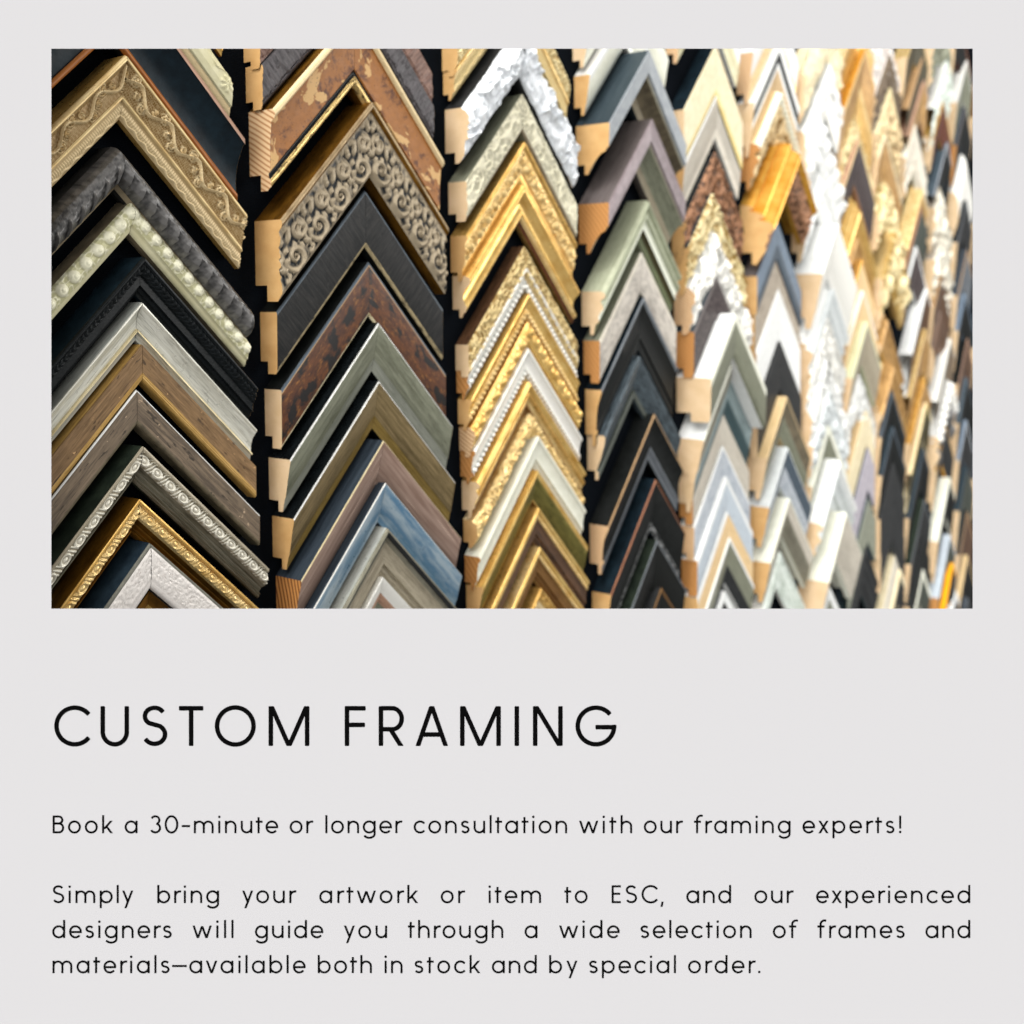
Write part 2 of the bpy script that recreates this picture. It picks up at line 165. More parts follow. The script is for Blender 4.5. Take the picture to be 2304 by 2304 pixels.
    (11, 4.6476, -1.0548, 0.1749, 0.06, 0.2329, 0.0975, 'slope', 'ivorywhite', '.1:ivorywhite 1:black', 'ivory sided black sample low in the eleventh column'),
    (11, 4.6381, -1.3057, 0.1641, 0.06, 0.2234, 0.107, 'slope', 'paleblue', '.1:paleblue 1:greengrey_dk', 'pale blue white sided sample low in the eleventh column'),
    (11, 4.6758, -1.4416, 0.1657, 0.066, 0.25, 0.0693, 'slope', 'yellow', '.1:yellow 1:charcoal', 'vivid yellow sided sample at the lower right'),
    (11, 4.7569, -1.5908, 0.1609, 0.06, 0.25, 0.06, 'slope', 'white', '.2:white 1:charcoal', 'white sample at the foot of the eleventh column'),
    (12, 4.9646, 0.9536, 0.1757, 0.056, 0.1098, 0.22, 'slope', 'redbrown', '.1:copper 1:black', 'copper edged dark sample in the upper right corner'),
    (12, 5.075, 0.7826, 0.1799, 0.06, 0.2203, 0.1101, 'slope', 'silver_wh', '.1:silver_wh 1:greengrey', 'silver white sided sample in the upper right corner'),
    (12, 5.0491, 0.5713, 0.1802, 0.056, 0.1944, 0.1361, 'slope', 'slatedark', '.1:mauvegrey 1:black', 'mauve grey edged black sample at the right edge'),
    (12, 5.0384, 0.3599, 0.2008, 0.066, 0.1837, 0.1467, 'dome', 'white', '1:silver_wh', 'large white rounded sample at the right edge'),
    (12, 5.0547, 0.1501, 0.1824, 0.056, 0.1999, 0.1305, 'slope', 'charcoal', '.1:greysteel 1:charcoal', 'charcoal sample at the right edge below the white rounded one'),
    (12, 5.0673, -0.0733, 0.1839, 0.056, 0.2126, 0.1178, 'slope', 'slatedark', '.1:tan 1:greysteel', 'slate grey sample with a tan line at the right edge'),
    (12, 5.0199, -0.2754, 0.1833, 0.056, 0.1651, 0.1654, 'slope', 'slateblue', '.1:slateblue 1:black', 'slate blue sided black sample at the right edge'),
    (12, 5.0533, -0.4829, 0.1854, 0.056, 0.1986, 0.1318, 'slope', 'black', '.1:pinkwood 1:walnut', 'black sample with a rosy line at the right edge'),
    (12, 5.047, -0.6683, 0.1861, 0.056, 0.1922, 0.1382, 'slope', 'steelblue', '.1:steelblue 1:black', 'steel blue sided sample at the right edge'),
    (12, 5.0199, -0.8615, 0.1862, 0.056, 0.1652, 0.1653, 'slope', 'slateblue', '.1:greyblue 1:charcoal', 'grey blue edged charcoal sample at the right edge'),
    (12, 5.0329, -1.0828, 0.1876, 0.056, 0.1781, 0.1523, 'slope', 'steeldark', '.1:steeldark 1:greengrey_dk', 'dark green grey sample at the lower right edge'),
    (12, 5.0257, -1.2913, 0.1884, 0.056, 0.171, 0.1595, 'slope', 'charcoal', '.1:tan 1:walnut', 'charcoal sided walnut sample at the lower right edge'),
    (12, 5.0186, -1.5007, 0.1892, 0.056, 0.1638, 0.1666, 'slope', 'tanlight', '.1:tanlight 1:black', 'light tan sided black sample at the lower right edge'),
    (12, 5.0118, -1.7005, 0.19, 0.056, 0.157, 0.1735, 'slope', 'slatedark', '.1:greysteel 1:black', 'grey lined black sample in the lower right corner'),
    (13, 5.4607, 0.7371, 0.1925, 0.056, 0.2059, 0.1245, 'slope', 'goldbrown', '.1:copper 1:black', 'bronze sample beyond the twelfth column, upper part'),
    (13, 5.445, 0.2219, 0.1946, 0.056, 0.1902, 0.1402, 'slope', 'charcoal', '.1:silver_dk 1:black', 'silver lined dark sample beyond the twelfth column'),
    (13, 5.4265, -0.3859, 0.197, 0.056, 0.1717, 0.1587, 'slope', 'steeldark', '.1:steelblue 1:black', 'dark steel sample beyond the twelfth column, halfway down'),
    (13, 5.4064, -1.0455, 0.1996, 0.056, 0.1516, 0.1788, 'slope', 'slatedark', '.1:tan 1:black', 'tan lined slate sample beyond the twelfth column, lower part'),
]

scene = bpy.context.scene
col = scene.collection
RS = np.random.RandomState(7)

# ---------------------------------------------------------------- materials
def lin(hexs):
    v = [int(hexs[i:i+2], 16)/255 for i in (0, 2, 4)]
    return [((c+0.055)/1.055)**2.4 if c > 0.04045 else c/12.92 for c in v] + [1.0]

MATS = {
 'gold_sh':('metal','c49a60','8a6534',.35,.4), 'gold_pale':('metal','dcc490','b8945a',.38,.3), 'gold':('metal','deb468','b3853c',.27,.6), 'gold_dk':('metal','8a5f1e','55370f',.42,.7), 'gold_lt':('metal','eed194','d0a860',.27,.5),
 'gold_hi':('metal','f2cd80','d4a34e',.2,.6), 'gold_hot':('metal','f2bc58','e09a2c',.2,.6), 'gold_ant':('antique','dec79a','7f5f2c',.42,.15),
 'gilt':('gilt','d6b878','241a0c',.35,.6), 'worngold':('gilt','b3a27c','1b1710',.45,.4), 'creamgold':('gilt','e6d9b4','8d7a4c',.45,.2),
 'goldtaupe':('metal','a08a68','6d5a3f',.38,.5), 'goldbrown':('streak','97703c','5e3a14',.4,.4), 'cream_gold':('antique','e6d6a6','9b7a36',.42,.2),
 'palegold':('antique','d8c28c','94753c',.42,.3), 'cream':('mottle','dcd6b2','cfc89e',.45,0), 'cream_bead':('antique','f0ecd0','aaa673',.33,.05),
 'cream_pale':('mottle','e4d8b6','d6c69e',.4,0), 'cream_yel':('mottle','e3cf8e','d2ba72',.42,.1), 'ivory':('antique','d9d3b8','7f7a60',.5,0),
 'ivorywhite':('mottle','e6e6d6','dadac8',.42,0), 'ivorydull':('mottle','d6cfc0','c6bead',.5,0), 'white':('mottle','e6e7e4','dadbd8',.4,0),
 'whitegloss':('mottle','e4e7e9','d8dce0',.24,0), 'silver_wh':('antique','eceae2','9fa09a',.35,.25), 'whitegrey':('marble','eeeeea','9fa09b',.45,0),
 'silver':('streak','d8dad2','b4b7ac',.3,.4), 'greyface':('mottle','989da0','868b90',.45,0), 'silver_br':('streak','ecebe0','cccabb',.28,.3), 'silver_dk':('streak','9b9786','6d6857',.38,.4),
 'champ_ant':('antique','e4dfcf','948b76',.33,.25), 'champagne':('streak','e6d8b0','cbb98a',.35,.3), 'champgrey':('streak','b9ae98','928873',.4,.2), 'chrome':('metal','f2f2ee','d8d8d2',.18,.5),
 'pewter':('antique','706e6c','2a2a2b',.33,.35), 'pewter_dk':('mottle','3b3b3a','222322',.5,.2), 'taupe':('mottle','8d7f66','6f6350',.55,0),
 'taupe_dk':('mottle','70654f','4d4536',.55,0), 'taupe_lt':('mottle','b0a494','958a7a',.5,0), 'black':('mottle','101211','191b1a',.5,0),
 'black_gl':('mottle','0c0f10','14181a',.25,.1), 'navyblack':('mottle','0e171d','16242c',.4,0), 'greenblack':('mottle','1c231d','2b3329',.4,0),
 'blackbrush':('xstreak','141617','302e2c',.42,0), 'blackbrush2':('streak','101211','1b1c1a',.42,0), 'charcoal':('mottle','242526','2f3030',.45,0),
 'slate_dk':('xstreak','555052','3a3839',.45,.1), 'redstone':('xstreak','8c7063','5f4238',.5,0), 'slatedark':('mottle','333a41','454b52',.45,0),
 'pinkwood':('streak','c09a80','a5806a',.5,0), 'redwood':('streak','6e3018','4d200f',.4,0), 'redbrown':('streak','6b341c','4b2312',.35,.1),
 'orange':('streak','b06a26','7d4512',.4,.05), 'copper':('streak','b67a58','8a5638',.35,.3), 'copperbrown':('antique','a5795a','4a2f1d',.42,.2),
 'honey':('streak','caa562','9c7636',.38,.15), 'oakbrown':('wood','967650','5f4628',.5,0), 'greywood':('wood','85735e','54483b',.55,0),
 'walnut':('wood','6b4c34','3c2a1d',.4,0), 'oakgold':('wood','b07a34','8a5a20',.4,.3), 'tan':('streak','c39f74','a9855a',.5,0),
 'tanlight':('streak','dcc396','c9ab78',.45,0), 'sand':('streak','cdb083','bd9d70',.5,0), 'palesand':('streak','e6c99a','d9b886',.5,0),
 'greyolive':('mottle','7d7c70','63625a',.5,0), 'pearl':('antique','e6e0da','b3a49a',.4,.1), 'pearlgreen':('marble','dfe6de','aeb9ac',.4,.1),
 'navy':('mottle','1d2a35','2b3a45',.45,0), 'inkblue':('scratch','2b333b','3b444d',.4,.1), 'bluegrey':('streak','5d6a74','475059',.35,.2),
 'greengrey':('streak','989a86','70725f',.3,.25), 'greengrey_dk':('streak','4b5148','363b34',.45,.1), 'greygreen_lt':('streak','a5a79a','8d8f82',.3,.25),
 'olivebrown':('streak','9a8660','6a5a3a',.3,.3), 'olivegold':('streak','9c8346','7f6630',.38,.3), 'olive':('wood','7a7238','56501f',.4,.25),
 'olive_dk':('streak','4b4426','352f1a',.4,.1), 'rosebrown':('scratchl','ab9284','8a7062',.3,.22), 'skyblue':('sky','9fb0ba','5b7f9a',.28,.2),
 'sage':('streak','b9bda2','9da288',.42,.05), 'sage_dk':('streak','6f7852','565d3f',.45,0), 'sage_lt':('streak','d6d8b6','c5c8a2',.42,0),
 'whitesage':('mottle','eef0e0','e2e5d2',.4,0), 'steeldark':('streak','28343a','3f4a50',.35,.2), 'paleblue':('mottle','bcc5cc','adb6be',.45,0),
 'mauve':('mottle','8f8284','7a6d6f',.45,.05), 'mauvegrey':('streak','706866','5a5250',.45,.1), 'marblegrey':('marble','cac2b6','968f86',.45,0),
 'greysteel':('streak','7f8489','5c6166',.35,.3), 'bluegreystreak':('marblex','4e595f','161c20',.4,.1), 'specksilver':('speck','2b2c2d','c9cbc9',.4,.2),
 'darkspeck':('speck','3a3232','6f6462',.45,0), 'steelblue':('mottle','4d5a63','3d4951',.45,.05), 'slateblue':('mottle','71808f','5f6e7e',.45,0),
 'slateblue_dk':('mottle','4c5863','3b4650',.45,0), 'greyblue':('marble','b9bec3','939ba5',.45,0), 'tealdark':('streak','2c3e41','475c5f',.4,.1),
 'tealgrey':('streak','9aa8a8','6f8081',.42,.1), 'beigegrey':('streak','cdc6b8','ada596',.5,0), 'palegrey':('mottle','cdd1d0','bcc1c1',.45,0),
 'sagegrey':('mottle','8b8e7e','7a7d6e',.5,0), 'lilac':('mottle','b5afb5','9c96a0',.45,0), 'yellow':('mottle','f2a800','e89c00',.45,0),
 'carved':('antique','a4957c','171c20',.45,.15), 'burl':('burl','a86c30','cfa56a',.5,0), 'tortoise':('tort','693a14','0c0503',.42,0),
}
ENDS = {'end_tan':('end','d4ab72','c69a60'), 'end_pine':('rings','dcbd93','ae7c50'), 'end_dark':('rings2','c98d4e','5e3214'), 'end_pale':('end','dcc09a','d2b48a'), 'end_oak':('rings3','c08a50','a56f38')}
_m = {}
def get_mat(name):
    if name in _m: return _m[name]
    m = bpy.data.materials.new(name); m.use_nodes = True
    nt = m.node_tree; N = nt.nodes; L = nt.links
    bs = N['Principled BSDF']
    if name in ENDS:
        kind, A, B = ENDS[name]; ro, me = .7, 0
    else:
        kind, A, B, ro, me = MATS[name]
    A, B = lin(A), lin(B)
    uv = N.new('ShaderNodeTexCoord')
    oi = N.new('ShaderNodeObjectInfo')
    off = N.new('ShaderNodeVectorMath'); off.operation = 'ADD'
    cmb = N.new('ShaderNodeCombineXYZ')
    mul = N.new('ShaderNodeMath'); mul.operation = 'MULTIPLY'; mul.inputs[1].default_value = 37.0
    L.new(oi.outputs['Random'], mul.inputs[0]); L.new(mul.outputs[0], cmb.inputs[2]); L.new(mul.outputs[0], cmb.inputs[0])
    L.new(uv.outputs['UV'], off.inputs[0]); L.new(cmb.outputs[0], off.inputs[1])
    def noise(sx, sy, detail=5, rough=.6, dist=0.0):
        mp = N.new('ShaderNodeMapping'); mp.inputs['Scale'].default_value = (sx, sy, 1)
        n = N.new('ShaderNodeTexNoise'); n.inputs['Scale'].default_value = 1.0; n.inputs['Detail'].default_value = detail
        n.inputs['Roughness'].default_value = rough; n.inputs['Distortion'].default_value = dist
        L.new(off.outputs[0], mp.inputs[0]); L.new(mp.outputs[0], n.inputs['Vector'])
        return n.outputs['Fac']
    def ramp(src, p0, p1, c0=None, c1=None):
        r = N.new('ShaderNodeValToRGB'); e = r.color_ramp.elements
        e[0].position, e[1].position = p0, p1
        e[0].color = c0 or (0, 0, 0, 1); e[1].color = c1 or (1, 1, 1, 1)
        L.new(src, r.inputs[0]); return r.outputs[0]
    def mixc(fac, a, b, mode='MIX'):
        x = N.new('ShaderNodeMix'); x.data_type = 'RGBA'; x.blend_type = mode
        if isinstance(fac, (int, float)): x.inputs[0].default_value = fac
        else: L.new(fac, x.inputs[0])
        for i, v in ((6, a), (7, b)):
            if isinstance(v, (list, tuple)): x.inputs[i].default_value = v
            else: L.new(v, x.inputs[i])
        return x.outputs[2]
    bumpsrc, bstr = None, .15
    dark = [c*.35 for c in A[:3]] + [1]
    if kind == 'mottle':
        c = mixc(ramp(noise(60, 60), .35, .65), A, B); bumpsrc = noise(420, 420, 3); bstr = .12
    elif kind == 'metal':
        c = mixc(ramp(noise(30, 90), .4, .7), A, B)
        c = mixc(ramp(noise(240, 240, 4), .66, .74), c, [x*.5 for x in B[:3]] + [1]); bumpsrc = noise(120, 700, 3); bstr = .14
    elif kind in ('streak', 'wood'):
        f1 = noise(10, 420, 6, .65) if kind == 'streak' else noise(16, 240, 8, .7, .6)
        c = mixc(ramp(f1, .38, .62), A, B)
        c = mixc(ramp(noise(22, 22, 2), .45, .75), c, mixc(.35, A, B))
        c = mixc(ramp(noise(50, 1300, 3, .6), .50, .72), c, [x*.62 for x in B[:3]] + [1])
        c = mixc(ramp(noise(14, 70, 5, .65), .56, .78), c, [x*.7 for x in B[:3]] + [1])
        if kind == 'wood':
            c = mixc(ramp(noise(60, 200, 3, .5), .62, .68), c, [x*.55 for x in B[:3]] + [1])
            c = mixc(ramp(noise(110, 140, 2, .5), .7, .73), c, [min(1, x*1.8) for x in A[:3]] + [1])
        bumpsrc = f1; bstr = .2
    elif kind == 'xstreak':
        f1 = noise(420, 26, 7, .75); c = mixc(ramp(f1, .42, .62), A, B)
        c = mixc(ramp(noise(70, 70, 5), .62, .8), c, [min(1, x*1.5) for x in B[:3]] + [1]); bumpsrc = f1; bstr = .25
    elif kind in ('scratch', 'scratchl'):
        c = mixc(ramp(noise(12, 200, 4), .35, .65), A, B)
        c = mixc(ramp(noise(6, 900, 2, .4), .70, .73), c, [min(1, x*2.6) for x in A[:3]] + [1]); bumpsrc = noise(8, 500, 3)
    elif kind == 'sky':
        c = mixc(ramp(noise(9, 70, 4, .6), .42, .58), A, B); bumpsrc = noise(8, 500, 3)
    elif kind in ('marble', 'marblex'):
        f1 = noise(26, 60, 7, .7, 1.5) if kind == 'marble' else noise(40, 200, 7, .75, .8)
        c = mixc(ramp(f1, .42, .62), A, B); bumpsrc = f1; bstr = .1
    elif kind == 'speck':
        c = mixc(ramp(noise(150, 150, 5, .7), .5, .66), A, B)
    elif kind == 'gilt':
        c = mixc(ramp(noise(70, 260, 6, .75), .5, .62), A, B); bumpsrc = noise(160, 400, 4); bstr = .3
    elif kind == 'burl':
        c = mixc(ramp(noise(90, 120, 6, .7), .3, .75), [x*.72 for x in A[:3]]+[1], A)
        c = mixc(ramp(noise(34, 34, 6, .75), .53, .62), c, lin('5f3518'))
        c = mixc(ramp(noise(15, 24, 4, .6, .4), .562, .575), c, B)
        c = mixc(ramp(noise(400, 400, 2), .66, .7), c, lin('3c1d0c')); bumpsrc = noise(26, 42, 3, .55, .5); bstr = .1
    elif kind == 'tort':
        c = mixc(ramp(noise(50, 120, 6, .7), .3, .7), lin('2e1208'), A)
        c = mixc(ramp(noise(90, 300, 5, .7), .55, .8), c, lin('b57a36'))
        c = mixc(ramp(noise(34, 52, 4, .55, .3), .52, .60), c, B)
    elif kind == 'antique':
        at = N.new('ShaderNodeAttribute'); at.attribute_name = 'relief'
        c = mixc(ramp(at.outputs['Fac'], .15, .55), B, A)  # low relief goes dark: antique glaze plus carving shade put into the colour
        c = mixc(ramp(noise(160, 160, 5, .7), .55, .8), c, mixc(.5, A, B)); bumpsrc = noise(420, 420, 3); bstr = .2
    elif kind == 'end':
        c = mixc(ramp(noise(40, 26, 5), .35, .7), A, B); bumpsrc = noise(600, 600, 3); bstr = .3
        c = mixc(ramp(noise(500, 500, 2), .66, .75), c, [x*.8 for x in B[:3]]+[1])
    else:
        w = N.new('ShaderNodeTexWave'); w.wave_type = 'BANDS'
        sc, rot, dist = {'rings': (1.0, .5, 2.0), 'rings2': (1.0, 1.35, 3.5), 'rings3': (.8, .9, 5.0)}[kind]
        mp = N.new('ShaderNodeMapping'); mp.inputs['Rotation'].default_value = (0, 0, rot); mp.inputs['Scale'].default_value = (52*sc, 52*sc, 1)
        w.inputs['Scale'].default_value = 1; w.inputs['Distortion'].default_value = dist; w.inputs['Detail Scale'].default_value = .35
        L.new(off.outputs[0], mp.inputs[0]); L.new(mp.outputs[0], w.inputs['Vector'])
        c = mixc(ramp(w.outputs['Fac'], .45, .95), A, B); bumpsrc = noise(500, 500, 3)
    L.new(c, bs.inputs['Base Color'])
    bs.inputs['Metallic'].default_value = me
    bs.inputs['Specular IOR Level'].default_value = .14 if sum(A[:3]) < .12 else .32
    rr = N.new('ShaderNodeMapRange'); rr.inputs['To Min'].default_value = max(.08, ro-.1); rr.inputs['To Max'].default_value = min(1, ro+.16)
    L.new(noise(130, 130, 4), rr.inputs['Value']); L.new(rr.outputs[0], bs.inputs['Roughness'])
    if bumpsrc is not None:
        b = N.new('ShaderNodeBump'); b.inputs['Strength'].default_value = bstr; b.inputs['Distance'].default_value = .0008
        L.new(bumpsrc, b.inputs['Height']); L.new(b.outputs[0], bs.inputs['Normal'])
    _m[name] = m
    return m

# ---------------------------------------------------------------- noise and relief patterns
_H = RS.rand(256, 256)
def vn(x, y):
    xi = np.floor(x).astype(int); yi = np.floor(y).astype(int); fx = x-xi; fy = y-yi
    fx = fx*fx*(3-2*fx); fy = fy*fy*(3-2*fy)
    g = lambda a, b: _H[a % 256, b % 256]
    return (g(xi, yi)*(1-fx)+g(xi+1, yi)*fx)*(1-fy) + (g(xi, yi+1)*(1-fx)+g(xi+1, yi+1)*fx)*fy
def fbm(x, y, o=3):
    r = 0; a = .5
    for k in range(o): r = r+a*vn(x*2**k+k*17.3, y*2**k+k*9.1); a *= .5
    return r
def ridge(x, y): return 1-np.clip(np.abs(vn(x, y)-.5)*6, 0, 1)
def G(x): return np.exp(-x*x)

def relief(kind, s, tt, bw, seed):
    """height (units) and patina and recess shading mask (0..1) over along-length s and across tt of a band bw wide"""
    y = tt*bw; win = np.clip(np.minimum(tt, 1-tt)*9, 0, 1)
    if kind == 'beads':
        p = bw*1.05; d = ((s % p)-p/2)**2+((tt-.5)*bw)**2; d = np.sqrt(np.clip((bw*.47)**2-d, 0, None)); return d, np.clip(d/(bw*.3), 0, 1)
    if kind == 'buttons':
        p = bw*1.12; dx = (s % p)-p/2; dy = (tt-.46)*bw; r = np.sqrt(dx*dx+dy*dy)
        big = np.sqrt(np.clip(1-(r/(bw*.4))**2, 0, 1)); nub = np.sqrt(np.clip(1-(r/(bw*.13))**2, 0, 1)); ring = G((r-bw*.22)/(bw*.05))
        lace = ridge(s/bw*4+seed, tt*4)*np.clip(1-big*3, 0, 1)
        d = bw*(.2*big+.07*nub+.025*ring+.05*lace)*win
        return d, np.clip(.25+big*.7+lace*.3-.35*G((r-bw*.13)/(bw*.03)), 0, 1)
    if kind == 'leafcord':
        p = bw*1.9; u = (s/p+seed*.1) % 1; cyl = np.sqrt(np.clip(1-(2*tt-1)**2, 0, 1))
        e = np.sqrt(((u-.32)/.27)**2+((tt-.5)/.36)**2)
        a = G((e-1)/.2)+.75*np.clip(1-e*1.5, 0, 1)
        sl = (u > .6)*np.clip(np.cos(2*np.pi*(u*5+tt*1.3)), -.2, 1)*.9
        m = np.clip(a+sl, 0, 1)
        return bw*(.2*cyl+.19*m*cyl)*win, np.clip(.15+m*1.1, 0, 1)
    if kind == 'leafrope':
        cyl = np.sqrt(np.clip(1-(2*tt-1)**2, 0, 1)); ph = s/(bw*.62)+1.3*(tt-.5)**2*4
        m = np.abs(np.sin(np.pi*ph)); lf = ridge(s/bw*7+seed, tt*5+s/bw*3)
        return bw*(.2*cyl+.17*m*cyl+.08*lf*cyl)*win, np.clip(m*.7+lf*.4, 0, 1)
    if kind == 'feather':
        ph = s/(bw*.72)-1.5*np.clip(tt-.25, 0, 1)**1.4; saw = (ph % 1); side = np.clip((tt-.38)*5, 0, 1)*np.clip((.97-tt)*8, 0, 1)
        n = fbm(s/bw*9+seed, tt*9); nn = ridge(s/bw*12, tt*14)
        return bw*(.2*saw**3*side+.035*n+.015*nn), np.clip(.1+saw**4*side*.9+n*.6, 0, 1)
    if kind == 'acanthus':
        p = bw*2.1; u = s/p+seed*.13; tc = .42+.26*np.sin(2*np.pi*u)
        stem = G((tt-tc)/.07); lf = 0
        for k, (du, ct, rr, q) in enumerate(((.1, .72, .3, 5), (.6, .2, .3, 5), (.35, .38, .22, 4), (.85, .55, .22, 4))):
            dx = ((u-du+.5) % 1-.5)*p/bw; dy = tt-ct; r = np.sqrt(dx*dx+dy*dy)+1e-4; th = np.arctan2(dy, dx)
            lf = np.maximum(lf, np.clip(1-r/rr, 0, 1)**.5*(.5+.5*np.cos(2*th+q*2.2*np.log(r/rr+.05))))
        dots = (np.sin(s/bw*70)*np.sin(tt*48) > .3)*.22
        m = np.maximum(stem*.9, lf); bg = np.clip(1-m*2.5, 0, 1)
        out = (tt < .5)*1.0
        return bw*(.27*m+.035*dots*bg)*win, np.clip(.30+m*.9-dots*bg*1.0-.3*G((m-.22)/.08), 0, 1)
    if kind == 'volute':
        p = bw*.92; m = np.zeros_like(s+tt); 
        for ct, du, sg in ((.66, 0, 1), (.30, .5, -1)):
            u = s/p+du+.12; k = np.floor(u); dx = (u-k-.5)*p/bw*1.0; dy = tt-ct; r = np.sqrt(dx*dx+dy*dy)+1e-4; th = np.arctan2(dy, dx*sg)
            R = .37 if ct > .5 else .27
            sp = (.5+.5*np.cos(th+4.6*np.log(r/R)))**1.3
            inside = np.clip((R-r)/.05, 0, 1)
            fan = np.clip(.5+.9*np.cos(11*th+2*r/R), 0, 1)*np.clip((r-R)/.05, 0, 1)*np.clip((R*1.75-r)/.08, 0, 1)
            m = np.maximum(m, sp*inside); m = np.maximum(m, fan*.85*np.clip(1-inside, 0, 1))
        leaf = ridge(s/bw*5+seed, tt*5+2)**2*.5
        m = np.maximum(m, leaf*(m < .3))
        return bw*.085*m*win, np.clip(m*1.0+.5*(1-win), 0, 1)
    if kind in ('vines', 'flowers', 'flora'):
        q = {'vines': 3.2, 'flowers': 1.7, 'flora': 4.6}[kind]
        wx = s/bw*q+.8*fbm(s/bw*q*.7+seed, tt*q*.7); wy = tt*q+.8*fbm(s/bw*q*.7+9, tt*q*.7+seed)
        a = ridge(wx, wy)**1.5; b = ridge(wx*1.7+31, wy*1.7+5)**2*.6
        m = np.maximum(a, b)
        if kind == 'flowers':
            p = bw*2.6; u = (s/p+.05) % 1; dx = (u-.5)*p/bw; dy = tt-.45; r = np.sqrt(dx*dx+dy*dy)+1e-4; th = np.arctan2(dy, dx)
            m = np.clip(.5+.9*np.cos(7*th), 0, 1)*np.clip((.42-r)/.06, 0, 1)*np.clip((r-.05)/.05, 0, 1)*.9
            m = np.maximum(m, G((tt-.25-.14*np.sin(2*np.pi*u*2))/.03)); m = np.maximum(m, G(r/.06))
        return bw*{'vines': .08, 'flowers': .06, 'flora': .13}[kind]*m*win, np.clip(.3+m*.9, 0, 1) if kind != 'flora' else np.clip(.12+m, 0, 1)
    if kind == 'acorns':
        p = bw*1.15; u = (s/p) % 1; e = np.sqrt(((u-.3)/.24)**2+((tt-.5)/.3)**2); ac = np.sqrt(np.clip(1-e*e, 0, 1))
        e2 = np.sqrt(((u-.78)/.2)**2+((tt-.45)/.42)**2); lf = np.clip(1-e2, 0, 1)**.5*(.6+.4*np.cos(9*np.arctan2(tt-.45, (u-.78))))
        sc = ridge(s/bw*6+seed, tt*6)*.35; m = np.maximum(np.maximum(ac*(.85+.15*np.sin(s/bw*50)*np.sin(tt*40)), lf), sc)
        return bw*.24*m*win, np.clip(.1+m*.95, 0, 1)
    if kind == 'crumple':
        wx = s/bw*2.2+seed; wy = tt*2.4; w2 = fbm(wx, wy)*2.0
        m = .55*ridge(wx+w2, wy+w2)+.3*ridge(wx*2+5+w2, wy*2)+.5*fbm(wx*1.3, wy*1.3+4)
        return bw*(.26 if bw < .078 else .17)*m*np.clip(np.minimum(tt, 1-tt)*5+.25, 0, 1), np.clip(m*1.1, 0, 1)
    if kind == 'crackle':
        m = ridge(s/bw*9+fbm(s/bw*6, tt*6)*2+seed, tt*9+fbm(s/bw*6+4, tt*6)*2)
        return bw*.035*(1-m)*win, np.clip(1-.65*m**2, 0, 1)
    if kind == 'ladder':
        m = np.clip(.5+.9*np.sin(2*np.pi*s/(bw*.22)), 0, 1)*np.clip(1-((tt-.45)/.3)**4, 0, 1); l = G((tt-.82-.07*np.sin(s/bw*5))/.07)
        return bw*(.07*m+.12*l)*win, np.clip(.35+m*.4+l*.5, 0, 1)
    if kind == 'ribs':
        m = .5+.5*np.cos(2*np.pi*tt*3)+0*s; return bw*.09*m*win, m
    if kind == 'slate':
        n = fbm(s/bw*3+seed, tt*1.2); st = np.floor(n*9)/9; g = ridge(s/bw*16, tt*2.2+seed)
        e = G((tt-.9-.04*np.sin(s/bw*9+4*vn(s/bw*5, tt*0)))/.02)
        return bw*(.10*st+.035*g-.06*e)*win, np.clip(.5+g*.5-e, 0, 1)
    return 0*s*tt, 0*s*tt+1

